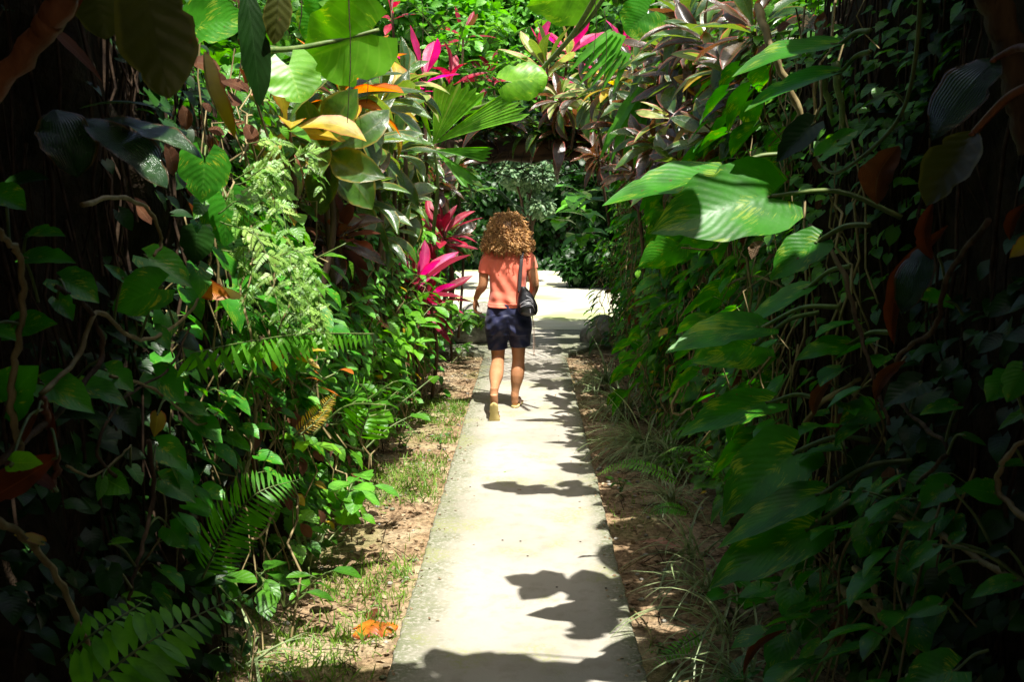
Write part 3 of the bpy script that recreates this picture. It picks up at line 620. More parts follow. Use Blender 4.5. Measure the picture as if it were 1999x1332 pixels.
# ------------------------------------------------------------------ ground cover: litter, grass, twigs, pebbles
def strip(side, n, seed, Y0=2.6, Y1=11.6):
    r = np.random.default_rng(seed); Y = Y0 + (Y1 - Y0) * r.random(n); wdt = .75
    x = (XR + .02 + r.random(n) * wdt) if side > 0 else (XL - .02 - r.random(n) * wdt)
    return x, Y, gheight(x, Y), r
T_lit = [leaf_t('ellip', .8, 3, 5, .3, k, .3, seed=3) for k in (.4, 1.2, -.8)]
for side, nm, n in ((-1, 'left', 2600), (1, 'right', 1900)):
    x, Y, z, r = strip(side, n, 60 + side); m = MB(); q = np.arange(n) % 3
    for k in range(3):
        s_ = q == k; N = r.normal(0, .35, (s_.sum(), 3)) + [0, 0, 1]; D = r.normal(0, 1, (s_.sum(), 3)) * [1, 1, .15]
        scatter(m, T_lit[k], np.stack([x, Y, z + .008], -1)[s_], D, N, r.uniform(.012, .045, s_.sum()))
    for i in range(260):
        a_ = r.uniform(0, 3.14); l = r.uniform(.03, .14); j = r.integers(0, n); c_ = np.array([x[j], Y[j], z[j] + .008]); d = np.array([math.cos(a_), math.sin(a_), 0]) * l
        if abs(c_[0] + d[0]) < .54 or abs(c_[0] - d[0]) < .54: continue
        tube(m, np.array([c_ - d, c_ + [0, 0, .01], c_ + d]), .0022, 4, 1)
    for k in range(3):
        nn = 70; Yk = r.uniform(3, 11.3, nn); xk = (XR - r.exponential(.05, nn)) if side > 0 else (XL + r.exponential(.05, nn)); scatter(m, T_lit[k], np.stack([xk, Yk, np.full(nn, .004)], -1), r.normal(0, 1, (nn, 3)) * [1, 1, .1], r.normal(0, .2, (nn, 3)) + [0, 0, 1], r.uniform(.006, .024, nn))
    tag(m.build('leaf_litter', [M['litter'], M['root']]), 'dry leaf scraps and twigs littering the soil on the %s of the path' % nm, 'leaf litter', kind='stuff')
T_gr = [leaf_t('strap', .10, 3, 5, .4, k, 0) for k in (.5, 1.1)]
x, Y, z, r = strip(-1, 14000, 71, 2.7, 9.5); kp = (sinnoise(x, Y, 3.4, 14) + r.normal(0, .2, 14000) > .02) & (x > -1.15); m = MB()
P = np.stack([x, Y, z], -1)[kp]; n = len(P)
scatter(m, T_gr[0], P, r.normal(0, .55, (n, 3)) + [0, 0, 1], r.normal(0, .6, (n, 3)), r.uniform(.025, .075, n)); 
x, Y, z, r = strip(1, 2600, 72, 2.7, 9.5); kp = (sinnoise(x, Y, 3.0, 15) > .35); P = np.stack([x, Y, z], -1)[kp]; n = len(P)
scatter(m, T_gr[1], P, r.normal(0, .55, (n, 3)) + [0, 0, 1], r.normal(0, .6, (n, 3)), r.uniform(.02, .05, n))
tag(m.build('short_grass', M['grass']), 'short light green grass sprouting from the soil beside the path', 'grass', kind='stuff')
m = MB(); x, Y, z, r = strip(1, 260, 73); 
x2, Y2, z2, _ = strip(-1, 260, 74); X_ = np.r_[x, x2]; Y_ = np.r_[Y, Y2]; Z_ = np.r_[z, z2]
for i in range(len(X_)):
    a_ = np.linspace(0, 2 * math.pi, 7); q = r.uniform(.004, .016); 
    rg = [np.stack([np.cos(a_) * q * k * r.uniform(.9, 1.2), np.sin(a_) * q * k, a_ * 0 + h * q], -1) for k, h in ((.7, -.3), (1, .2), (.55, .6), (.01, .7))]
    m.add((np.array(rg) + [X_[i], Y_[i], Z_[i] + .003]).reshape(-1, 3), gridf(7, 4), tone=r.random())
tag(m.build('pebbles', M['rock']), 'small pebbles scattered in the soil strips beside the path', 'pebbles', kind='stuff')
# fallen leaves lying singly
def fallen(px, py, L, ang, mat, label, kind='ellip', wid=.9, curl=1.2, fold=.4, z=None, tilt=(0, 0), name='fallen_leaf', wave=.3, droop=.6, lift=.012):
    g_ = gnd(px, py, -.035 if z is None else z); a_ = R(ang); d = np.array([math.cos(a_), math.sin(a_), tilt[0]])
    base = npv([g_])[0]; base[2] = (float(gheight(g_.x, g_.y)) if z is None else z) + lift
    T = leaf_t(kind, wid, 9, 13, fold, droop, wave, curl, .3, seed=int(px)); m = MB(); scatter(m, T, [base - d * L * .5], [d], [[tilt[1], 0, 1]], [L])
    tube(m, np.array([base - d * L * .62, base - d * L * .5]), .0025, 5)
    return tag(m.build(name, M[mat]), label, 'fallen leaf')
fallen(738, 1222, .17, 20, 'orange', 'curled bright orange fallen leaf lying on the soil at the left path edge', 'heart', 1.0, 1.2, .7, tilt=(.25, -.3), lift=.03)
fallen(722, 1200, .10, 80, 'dryred', 'red brown upper flap of leaf standing behind the curled orange one', 'ellip', 1.0, .6, .6, tilt=(.8, -.3), lift=.02)
fallen(600, 1326, .16, 10, 'dryred', 'reddish brown fallen leaf at the lower left, cut by the picture edge', 'ellip', .9, tilt=(.1, 0), lift=.02)
fallen(1296, 1078, .20, 6, 'pinkdry', 'large pinkish brown dry leaf lying right of the path', 'ellip', .75, .4, .5, tilt=(.08, -.5), lift=.07)
fallen(715, 1158, .10, 200, 'dry', 'dull brown fallen leaf above the curled orange one')
fallen(1250, 965, .06, 60, 'litter', 'small pale dry leaf in the dark soil right of the path')
fallen(880, 828, .13, 5, 'dryred', 'reddish dry leaf on the soil strip left of the walking feet', tilt=(.05, 0))
fallen(645, 1108, .08, 70, 'dry', 'small brown curled leaf under the tuft of pale grass', tilt=(.4, 0))
fallen(728, 912, .13, 120, 'litter', 'tan dead leaf propped against the left plants', 'ellip', .8, tilt=(.8, .2), lift=.03)
fallen(775, 980, .11, 20, 'litter', 'tan flat leaf on the sunny soil left of the path')
fallen(1016, 957, .028, 10, 'dry', 'tiny dark curled leaf in a leaf shadow on the concrete', z=0., lift=.004, curl=.6)
fallen(984, 922, .022, 160, 'lime', 'tiny yellow leaf on the concrete', z=0., lift=.003)
fallen(1194, 878, .05, 90, 'litter', 'pale pebble like scrap on the soil at the right path edge', lift=.01)
fallen(1150, 700, .10, 40, 'litter', 'pale dry leaf on the dark soil near the right path corner', lift=.01)
# twigs on the right strip
for a_, b_, lb in (((1212, 1120), (1270, 1085), 'thin tan twig pointing from the path edge to the pinkish dry leaf'), ((1236, 1195), (1275, 1260), 'bent tan twig on the soil at the lower right path edge')):
    A_ = gnd(*a_, -.03); B_ = gnd(*b_, -.03); m = MB(); tube(m, smooth_path([A_ + Vector((0, 0, .008)), (A_ + B_) * .5 + Vector((.01, 0, .02)), B_ + Vector((0, 0, .01))]), .004, 6); tag(m.build('fallen_twig', M['stem_tan']), lb, 'twig')
for i, (px, py) in enumerate(((918, 952), (981, 1056), (1016, 1058), (1030, 1087), (1133, 1059), (1180, 1110), (1087, 1148), (1183, 1150))):
    g_ = gnd(px, py); m = MB(); q = .0035
    rg = [np.stack([np.cos(np.linspace(0, 6.283, 7)) * q * k * 1.8 + g_.x, np.sin(np.linspace(0, 6.283, 7)) * q * k + g_.y, np.full(7, .001 + h * q)], -1) for k, h in ((.8, 0), (1, .5), (.5, 1), (.01, 1.1))]
    m.add(np.array(rg).reshape(-1, 3), gridf(7, 4)); tag(m.build('soil_crumb', M['root']), 'tiny dark crumb lying on the bare concrete path', 'crumb', 'crumbs on the concrete path')

# ------------------------------------------------------------------ left wall near the camera: pothos vines and hanging leaves
UPF = dict(n=(.25, .9, .35))
vine('thin pothos vine climbing at the far left edge with flat bright leaves', [(40, 880), (22, 790), (30, 700), (45, 600), (38, 500), (12, 470), (-10, 440)], .007, [
    ((52, 462), (120, 458), dict(wid=.75, n=(0, .9, .5), petiole=(44, 520), droop=.5)),
    ((48, 505), (140, 510), dict(wid=.62, n=(0, .8, .6), petiole=(75, 590), droop=.4)),
    ((-28, 645), (26, 662), dict(wid=.9, **UPF)),
    ((20, 645), (103, 632), dict(wid=.78, n=(0, .6, .8), droop=.3)),
    ((10, 790), (68, 722), dict(wid=1.0, n=(-.1, .3, .9), droop=.2)),
    ((-12, 375), (44, 405), dict(wid=1.0, n=(.1, .6, .8))),
    ((12, 362), (88, 348), dict(wid=.7, mat='dark_leaf', n=(0, .8, .6)))], group=None)
vine('brown pothos vine sweeping behind the two overlapping leaves at the left', [(-5, 905), (60, 850), (130, 790), (200, 690), (170, 600), (110, 560)], .007, [
    ((78, 748), (176, 800), dict(wid=.75, n=(.1, .7, .7), droop=.4)),
    ((142, 752), (242, 788), dict(wid=.62, n=(0, .9, .5), droop=.5)),
    ((120, 812), (208, 818), dict(wid=.5, mat='dark_leaf', n=(0, .9, .4))),
    ((115, 545), (186, 585), dict(wid=.95, n=(.1, .7, .7), droop=.4)),
    ((112, 582), (140, 622), dict(wid=.8, n=(.1, .5, .8)))], stem='bark')
vine('tan vine looping from the orange tinted leaf down to the left', [(80, 770), (150, 700), (190, 610), (250, 655), (300, 660), (360, 620), (392, 578), (402, 560)], .0055, [
    ((318, 560), (228, 600), dict(wid=1.05, n=(-.1, .4, .9), droop=.25, mat='pothos')),
    ((240, 545), (206, 518), dict(wid=.7)),
    ((282, 500), (368, 555), dict(wid=.75, n=(.1, .7, .8), droop=.3)),
    ((300, 640), (330, 682), dict(wid=.7)),
    ((345, 656), (388, 686), dict(wid=.75, mat='gloss', n=(0, .8, .6))),
    ((398, 560), (470, 572), dict(wid=.9, mat='yellow', n=(.2, .9, .1), droop=.9, fold=-.5, off=.05)),
    ((396, 562), (445, 580), dict(wid=.7, mat='orange', n=(-.2, .1, 1), droop=.5, off=.06)),
    ((468, 565), (520, 585), dict(wid=.6, mat='creeper_light'))])
vine('pothos vine with ribbed leaves hanging in the dark under the long fern frond', [(215, 735), (290, 755), (340, 790), (390, 830), (430, 800), (470, 740)], .004, [
    ((205, 722), (256, 760), dict(wid=.9, n=(0, .7, .8))),
    ((298, 728), (356, 782), dict(wid=.85, n=(-.1, .4, .95))),
    ((345, 790), (405, 810), dict(wid=.7)),
    ((308, 808), (302, 850), dict(wid=.8, mat='yellow', n=(.4, .3, .6), tone=.2)),
    ((375, 815), (430, 860), dict(wid=.8)),
    ((440, 775), (488, 800), dict(wid=.6)),
    ((228, 805), (262, 850), dict(wid=.8, mat='dark_leaf')),
    ((440, 850), (488, 880), dict(wid=.6, mat='creeper_light'))], stem='stem_tan')
vine('pothos vine with dark oval leaves hanging at the lower left above the fern', [(290, 860), (300, 960), (280, 1060), (260, 1130), (250, 1190)], .006, [
    ((305, 868), (360, 912), dict(wid=.9, n=(0, .6, .8))),
    ((310, 935), (378, 978), dict(wid=.75, n=(.1, .7, .7))),
    ((362, 985), (430, 1012), dict(wid=.6, n=(0, .9, .5))),
    ((395, 955), (440, 975), dict(wid=.8)),
    ((330, 1030), (362, 1068), dict(wid=1.05, n=(0, .3, 1.))),
    ((210, 1110), (220, 1165), dict(wid=.95, n=(0, .2, 1.), mat='dark_leaf')),
    ((275, 1125), (285, 1165), dict(wid=.95, n=(0, .3, 1.), mat='dark_leaf')),
    ((215, 1060), (260, 1058), dict(wid=.4, mat='creeper')),
    ((238, 1165), (285, 1163), dict(wid=.35, mat='creeper_light')),
    ((375, 1110), (440, 1130), dict(wid=1.2, n=(0, .6, .8), mat='dark_leaf')),
    ((390, 1145), (412, 1160), dict(wid=.9, mat='creeper'))], stem='bark')
vine('vine with a twisted yellow green leaf hanging in the dark at the left', [(130, 910), (180, 930), (230, 895), (255, 870)], .003, [
    ((200, 932), (192, 976), dict(wid=.6, mat='creeper_light', tone=.1, n=(.5, .2, .6))),
    ((205, 935), (248, 960), dict(wid=1.0, mat='creeper_light', tone=.0, n=(-.2, .2, .9))),
    ((255, 912), (275, 945), dict(wid=.8, mat='creeper_light', tone=.1, n=(.6, .2, .5)))])
vine('thick bare vine curving down through the dark at the bottom left', [(-10, 1015), (50, 1052), (110, 1125), (150, 1210), (170, 1260), (168, 1340)], .0075, [
    ((85, 1060), (30, 1045), dict(wid=.5, mat='yellow', tone=.0))], name='bare_vine')
vine('bare tan vine looping across the dark upper left bank', [(160, 400), (230, 385), (290, 410), (315, 470), (300, 500)], .0055, name='bare_vine')
vine('thin vine winding upward left of the yellow branch tips', [(235, 940), (190, 880), (240, 780), (330, 720), (370, 640)], .004, name='bare_vine', stem='bark')
vine('pale upright stem behind the tall fern at the lower left', [(478, 945), (488, 880), (500, 800), (505, 745)], .008, name='bare_vine', stem='stem_tan', cat='stem')
vine('curved tan branch under the arching fern frond', [(440, 1090), (480, 1060), (515, 1040), (540, 985)], .006, name='bare_vine')
# dark trunk crossing the upper left corner and dead leaf beside it
vine('thick reddish brown branch crossing the upper left corner', [(150, -60, 1.7), (105, 30, 1.72), (60, 90, 1.75), (-40, 210, 1.8)], .022, name='leaning_branch', stem='bark_red', cat='branch', sides=12)
for lb, b, t, k in (
    ('orange brown dead leaf beside the branch in the upper left corner', (140, -40, 1.75), (100, 62, 1.75), dict(wid=.55, mat='dryred', n=(.2, .1, .9))),
    ('slim brown dead leaf hanging diagonally in the dark upper left', (108, 62), (198, 155), dict(wid=.20, mat='dry', n=(.3, .5, .7))),
    ('very large drooping olive leaf hanging in front of the upper left corner', (275, -70, 1.75), (330, 190, 1.75), dict(wid=.78, kind='ellip', mat='olive', n=(.1, .25, 1), droop=.3, fold=.1)),
    ('olive leaf partly hidden behind the very large drooping one at the upper left', (190, -50, 1.95), (205, 76, 1.95), dict(wid=1.1, kind='ellip', mat='olive', n=(0, .3, 1), droop=.3)),
    ('large green leaf with a pale rib at the top left, pointing right', (372, 52), (482, 40), dict(wid=1.0, kind='heart', mat='giant', n=(.1, .5, .85), droop=.3)),
    ('twisted yellowing leaf hanging between the dark corner and the sunny plants', (398, 100, 2.7), (478, 262, 2.7), dict(wid=.40, kind='ellip', mat='yellow', tone=.0, n=(.9, .1, .4), droop=.5, fold=.6, sx=1.2)),
    ('dark drooping leaf left of the sunny round leaves at the top', (478, -30, 2.9), (508, 205, 2.9), dict(wid=.35, kind='ellip', mat='dark_leaf', n=(.3, .1, .9))),
    ('dark hanging leaf at the top with a brown tip', (545, -40, 2.9), (535, 85, 2.9), dict(wid=.6, kind='ellip', mat='olive', n=(.2, .1, .9)))):
    vine(lb, [b], leaves=[(b, t, dict(k, res=(11, 19)))], name='hanging_leaf', cat='leaf')
vine('cluster of three glossy dark leaves catching white light at the left', [(160, 208)], leaves=[
    ((108, 214, 2.05), (150, 342, 2.0), dict(wid=.98, kind='ellip', mat='gloss', n=(.1, .75, .6), droop=.5, fold=.22, wave=.16, res=(15, 25))),
    ((160, 232, 2.08), (325, 360, 2.03), dict(wid=.62, kind='ellip', mat='gloss', n=(.2, .9, .5), droop=.45, fold=.22, wave=.18, res=(15, 25))),
    ((200, 232, 2.12), (392, 302, 2.08), dict(wid=.42, kind='ellip', mat='gloss', n=(.1, .95, .4), droop=.5, fold=.2, wave=.2, res=(15, 25))),
    ((155, 212, 2.15), (300, 205, 2.15), dict(wid=.3, kind='ellip', mat='dark_leaf', n=(0, 1, .2), droop=.5))], name='ti_leaf_cluster', cat='ti plant')
vine('round dark leaves shading the left of the feathery fern', [(450, 560), (440, 470), (420, 390), (405, 300)], .005, [
    ((400, 300, 3.0), (395, 385, 3.0), dict(wid=1.2, mat='pothos', n=(.1, .2, 1))),
    ((440, 380, 3.1), (440, 470, 3.1), dict(wid=1.2, mat='pothos', n=(.1, .2, 1))),
    ((385, 450, 3.0), (380, 510, 3.0), dict(wid=1.1, mat='dark_leaf', n=(.1, .2, 1))),
    ((455, 470, 3.2), (460, 510, 3.2), dict(wid=1.1, mat='dark_leaf', n=(.1, .2, 1))),
    ((395, 390, 3.05), (380, 425, 3.0), dict(wid=.7, mat='creeper', n=(.5, .5, .5)))], stem='bark')
vine('dry orange bracts curling around a bright leaf at the left edge', [(80, 775), (95, 830), (112, 905), (100, 960)], .008, [
    ((112, 890), (-20, 975), dict(wid=.55, kind='ellip', mat='dryred', n=(0, .4, .9), droop=-.5, fold=.7)),
    ((112, 960), (10, 900), dict(wid=.4, kind='ellip', mat='dryred', n=(0, .7, .6), droop=.8)),
    ((90, 775), (105, 910), dict(wid=.18, kind='ellip', mat='dryred', n=(.5, 0, .9))),
    ((75, 800), (8, 900), dict(wid=.22, kind='ellip', mat='dry', n=(.5, .2, .8))),
    ((22, 905, 1.86), (78, 905, 1.86), dict(wid=.85, mat='lime', n=(0, .5, .9), tone=.1))], name='dry_bract_vine', stem='bark_red')
r = np.random.default_rng(77)
for i in range(12):           # loose dim leaves filling the left bank between the vines
    px = r.uniform(20, 430); py = r.uniform(80, 1280)
    while 30 < px < 400 and 190 < py < 370: py = r.uniform(380, 1280)

# ferns of the left side
def frond_px(label, pts, n, pl, mat='fern', plane=(0, .3, 1), pw=.24, hang=0., tone=.5, ang=75, shape=None, name='fern', extra=(), kind='lance', droop=.4, start=.06):
    P3 = [at(p[0], p[1], p[2] if len(p) > 2 else YA(p[0])) for p in pts]
    e = thing(name, P3[0], label, 'fern'); m = MB(); frond(m, smooth_path(P3, 8), n, pl, pw, plane=plane, tone=tone, hang=hang, ang=ang, shape=shape, kind=kind, droop=droop, start=start); m.build('frond', [M[mat], M['stem']], e)
    for q in extra:
        Q3 = [at(p[0], p[1], p[2] if len(p) > 2 else YA(p[0])) for p in q[0]]; m = MB(); frond(m, smooth_path(Q3, 8), q[1], q[2], pw, plane=plane, tone=tone * .8, ang=ang, kind=kind, droop=droop); m.build('frond', [M[mat], M['stem']], e)
    return e
frond_px('broad sword fern frond reaching up from the bottom left corner', [(140, 1375, 2.02), (260, 1275, 2.1), (370, 1210, 2.2), (475, 1162, 2.3)], 19, .125, plane=(-.05, -.75, .75), pw=.36, tone=.75, ang=72, shape=[.9, 1, .9, .62, .36, .2], extra=[([(120, 1290, 2.2), (180, 1240, 2.2), (260, 1190, 2.3), (290, 1165, 2.35)], 12, .075)])
frond_px('arching fern frond with narrow leaflets above the low leafy shrub', [(395, 1130, 2.9), (440, 1040, 2.9), (500, 965, 2.9), (590, 935, 3.0)], 30, .115, plane=(.2, -.6, .8), pw=.15, tone=.45, ang=70, shape=[.6, .9, 1, .95, .6, .2])
frond_px('long straight fern frond stretched across with leaflets hanging down', [(730, 652, 4.9), (600, 652, 3.85), (480, 668, 3.05), (370, 690, 2.65)], 27, .115, plane=(.0, -1, .25), pw=.22, tone=.6, ang=86, hang=1.6, shape=[.45, .7, .85, .95, 1, .85])
frond_px('small fern frond with curved leaflets beside the long yellowish fronds', [(700, 860, 4.9), (720, 800, 4.8), (712, 760, 4.75), (690, 745, 4.7)], 15, .14, plane=(.2, -.8, .5), pw=.2, tone=.9, shape=[.9, 1, .8, .5, .3])
frond_px('yellowish fern fronds leaning right low in the left plants', [(575, 850, 3.9), (610, 815, 3.95), (655, 768, 4.1)], 22, .055, mat='yellow', plane=(0, -.8, .5), pw=.16, tone=.1, ang=55, extra=[([(585, 850, 3.85), (615, 825, 3.9), (648, 790, 4.05)], 18, .04)])
fern(gnd(600, 1010), 'low fern clump in the shade under the broad bright leaves', 8, .32, seed=3, pl=.05)
fern(gnd(700, 900), 'fern clump at the foot of the left plants behind the light grass', 9, .42, seed=4, pl=.06)
fern(gnd(640, 960), 'dark fern clump beside the thin upright stem', 8, .40, seed=5, pl=.06)
fern(gnd(1330, 920), 'small fern at the foot of the right bank behind the grass tufts', 7, .30, seed=6, pl=.045, cnt=24)
fern(at(1420, 950, 4.2), 'fine leaved fern low on the right bank under the heart shaped giant leaf', 9, .30, seed=7, pl=.045, cnt=24)
frond_px('fern frond lying out over the right path edge', [(1330, 945, 5.0), (1280, 918, 5.0), (1220, 905, 5.05), (1165, 928, 5.1)], 30, .05, plane=(0, -.5, .9), pw=.22, tone=.5, droop=.3)
frond_px('little sunlit fern frond casting a toothed shadow at the lower right', [(1375, 1235, 3.55), (1330, 1262, 3.55), (1275, 1300, 3.5)], 16, .045, plane=(0, -.4, .9), pw=.3, tone=.6)
frond_px('dark fern frond on the soil right of the path', [(1345, 1000, 4.5), (1300, 990, 4.5), (1265, 1005, 4.5)], 20, .05, plane=(0, -.4, .9), pw=.25, tone=.3)

# feathery fern hanging sunlit on the left
def feather_t(seed=0):
    r = np.random.default_rng(seed); m = MB(); t = np.linspace(.06, .97, 15)
    T = leaf_t('ellip', .42, 3, 4, .1, .3)
    for s_ in (-1, 1):
        ln = .26 * (1 - t) ** .6 + .03; C = np.stack([t * 0 + .05 * np.sin(t * 3), t, -.18 * t ** 2], -1)
        scatter(m, T, C, np.stack([s_ * np.ones(15), np.full(15, .55), r.normal(-.1, .25, 15)], -1), [[0, 0, 1.]], ln, np.full(15, .5))
    V = np.concatenate(m.v); Fq = np.concatenate(m.f); UV = np.concatenate(m.uv); return V, Fq, UV
TF = [feather_t(k) for k in range(3)]
e = thing('feathery_fern', at(500, 600, 4.2), 'pale feathery fern cascading in full sun down the left side', 'fern')
r = np.random.default_rng(21)
for k in range(19):
    t_ = r.random(); px = 425 + 150 * r.random(); py = 235 + 330 * r.random() + (px - 430) * .5; Yk = YA(px, .06) + r.uniform(-.25, .35)
    B = npv([at(px, py, Yk)])[0]; L = r.uniform(.14, .30); dr = np.array([r.uniform(.05, .75), r.uniform(-.6, .3), -r.uniform(.3, 1.)])
    P = smooth_path(np.array([B, B + dr * L * .5 + [.05, 0, .08], B + dr * L + [.03, 0, -.05]]), 8); m = MB(); tube(m, P, [.0025, .001], 4, 1)
    n = 18; q = np.linspace(3, len(P) - 1, n).astype(int); C = P[q]; Tn = unit(np.gradient(P, axis=0))[q]
    sd_ = np.cross(Tn, [[.6, -.5, .6]]); s_ = np.where(np.arange(n) % 2, 1, -1)[:, None]
    ln = np.interp(np.arange(n) / n, [0, .3, .8, 1], [.05, .085, .06, .025])
    scatter(m, TF[k % 3], C, Tn * .7 + s_ * sd_ + r.normal(0, .15, (n, 3)), r.normal(0, .25, (n, 3)) + [.5, -.4, .7], ln * r.uniform(.7, 1.2, n), r.random(n)); m.build('frond', [M['fern_light'], M['stem']], e)
for k, (px0, px1, py0, py1, nn) in enumerate(((430, 560, 600, 700, 7),)):
    e = thing('feathery_fern', at(490, 640, 4.0), 'lower dim clump of feathery fern above the long straight frond', 'fern')
    for j in range(nn):
        px = r.uniform(px0, px1); py = r.uniform(py0, py1) - 60; B = npv([at(px, py, YA(px) + .1)])[0]; dr = np.array([.2, -.3, -.9]); P = smooth_path(np.array([B, B + dr * .12, B + dr * .28]), 8)
        m = MB(); tube(m, P, .0015, 4, 1); n = 16; C = P[np.linspace(2, len(P) - 1, n).astype(int)]; s_ = np.where(np.arange(n) % 2, 1, -1)[:, None]
        scatter(m, TF[j % 3], C, np.array([[.2, 0, -.6]]) + s_ * np.array([[.7, -.4, .1]]), r.normal(0, .3, (n, 3)) + [.3, -.4, .8], r.uniform(.05, .09, n), r.random(n)); m.build('frond', [M['fern'], M['stem']], e)
# orange dead fern in the left bank
e = thing('dead_fern', at(660, 560, 6.2), 'rusty brown dead fern curled in the shade of the left bank', 'fern')
for k in range(9):
    px = 600 + 12 * k; B = npv([at(px, 540 + r.uniform(0, 30), 5.6)])[0]; P = smooth_path(np.array([B, B + [r.uniform(-.1, .1), -.1, -.05], B + [r.uniform(-.15, .2), -.12, -.22]]), 8); m = MB(); tube(m, P, .002, 4, 0)
    n = 16; C = P[np.linspace(2, len(P) - 1, n).astype(int)]; s_ = np.where(np.arange(n) % 2, 1, -1)[:, None]
    scatter(m, TF[k % 3], C, np.array([[.2, 0, -.5]]) + s_ * np.array([[.7, -.4, .1]]) + r.normal(0, .3, (n, 3)), r.normal(0, .5, (n, 3)) + [.3, -.4, .8], r.uniform(.04, .07, n), r.random(n)); m.build('frond', [M['dryred']], e)

# ------------------------------------------------------------------ right wall near the camera
G = dict(kind='heart', mat='giant', fold=.22, res=(13, 21), pm='stem', pr=.006)
vine('giant yellow splashed leaf lit from above, largest leaf on the right', [(1760, 400, 2.9)], leaves=[((1518, 382, 3.05), (1290, 446, 2.95), dict(G, wid=.74, n=(-.2, .45, .95), droop=.3, petiole=(1760, 425, 2.9), tone=.1))], name='giant_pothos_leaf', cat='leaf')
for lb, b, t, pt, k in (
    ('long green giant leaf just left of the largest one, with brown spots', (1415, 345, 3.5), (1190, 392, 3.45), (1530, 300, 3.5), dict(wid=.55, n=(-.2, .9, .5))),
    ('broad pointed giant leaf hanging right of the middle at knee height', (1492, 638, 3.3), (1310, 682, 3.2), (1640, 600, 3.2), dict(wid=.52, n=(-.25, .8, .6))),
    ('giant leaf with yellow blotches under the broad pointed one', (1478, 672, 3.35), (1362, 702, 3.3), (1600, 610, 3.3), dict(wid=.95, n=(-.3, .5, .85))),
    ('narrow giant leaf with yellow streaks above the heart shaped giant leaf', (1510, 785, 3.3), (1335, 845, 3.2), (1600, 780, 3.2), dict(wid=.52, n=(-.25, .8, .6))),
    ('heart shaped giant leaf hanging over the grass, facing the path', (1560, 880, 3.0), (1422, 995, 2.95), (1700, 860, 2.95), dict(wid=.86, n=(-.3, .5, .8))),
    ('long giant leaf with a bent pale rib hanging below the heart shaped one', (1610, 962, 2.85), (1410, 1062, 2.8), (1780, 900, 2.8), dict(wid=.40, n=(-.3, .8, .55))),
    ('lowest giant leaf pointing down left over the soil at the right', (1590, 1030, 2.8), (1396, 1138, 2.75), (1740, 960, 2.75), dict(wid=.62, n=(-.35, .65, .7))),
    ('giant leaf seen edge on between the two pointed ones on the right', (1580, 560, 3.4), (1455, 640, 3.35), (1660, 520, 3.3), dict(wid=.42, n=(-.4, .8, .4))),
    ('oval giant leaf with yellow tip beside the vine on the right', (1660, 672, 3.0), (1558, 700, 2.95), (1740, 650, 2.9), dict(wid=.55, n=(-.2, .8, .6))),
    ('dark giant leaf with a yellow edge near the top right of centre', (1640, 85, 3.1), (1440, 140, 3.0), (1700, 60, 3.0), dict(wid=.46, n=(-.3, .85, .5))),
    ('shaded giant leaf directly under the one with the yellow edge', (1640, 140, 3.1), (1462, 208, 3.0), (1700, 100, 3.0), dict(wid=.42, n=(-.3, .85, .45))),
    ('dim giant leaf hanging in shade right of the top of the right bank', (1600, 470, 2.9), (1510, 540, 2.9), (1700, 440, 2.8), dict(wid=.8, n=(-.2, .6, .8)))):
    vine(lb, [pt], leaves=[(b, t, dict(dict(G, droop=.35, petiole=pt, tone=(b[0] * 7 % 10) / 12), **k))], name='giant_pothos_leaf', cat='leaf', group=None)
vine('long smooth green vine looping down and back up at the upper right', [(1800, -40, 2.3), (1785, 130, 2.35), (1755, 230, 2.4), (1690, 300, 2.5), (1625, 337, 2.6), (1585, 290, 2.7)], .0048, [
    ((1635, 275, 2.6), (1672, 255, 2.6), dict(wid=.9, kind='heart', n=(-.2, .5, .8), petiole=(1655, 300, 2.6))),
    ((1600, 305, 2.6), (1668, 262, 2.6), dict(wid=.6, n=(-.2, .6, .7))),
    ((1745, 180, 2.4), (1690, 205, 2.4), dict(wid=.3, mat='creeper', petiole=(1765, 200, 2.4))),
    ((1590, 240, 2.7), (1520, 310, 2.7), dict(wid=.7, mat='dark_leaf', n=(-.3, .4, .8)))], stem='stem', bumps=False)
vine('vine with scattered heart leaves running down the right side', [(1930, 430), (1850, 540), (1825, 640), (1760, 690), (1740, 760), (1800, 830), (1850, 880), (1790, 950), (1770, 1040)], .006, [
    ((1850, 590), (1785, 578), dict(wid=.75, n=(-.2, .7, .7), petiole=(1880, 615))),
    ((1710, 800), (1645, 825), dict(wid=.95, n=(-.2, .6, .8), petiole=(1760, 790))),
    ((1868, 792), (1800, 808), dict(wid=.6, n=(-.1, .9, .5))),
    ((1832, 500), (1868, 488), dict(wid=.5, mat='creeper')),
    ((1800, 745), (1730, 790), dict(wid=.8, mat='dark_leaf')),
    ((1880, 850), (1925, 870), dict(wid=.5, mat='creeper')),
    ((1860, 950), (1798, 975), dict(wid=.95, n=(-.2, .5, .8))),
    ((1700, 890), (1650, 935), dict(wid=.95, mat='dark_leaf', n=(-.2, .5, .8)))], stem='bark')
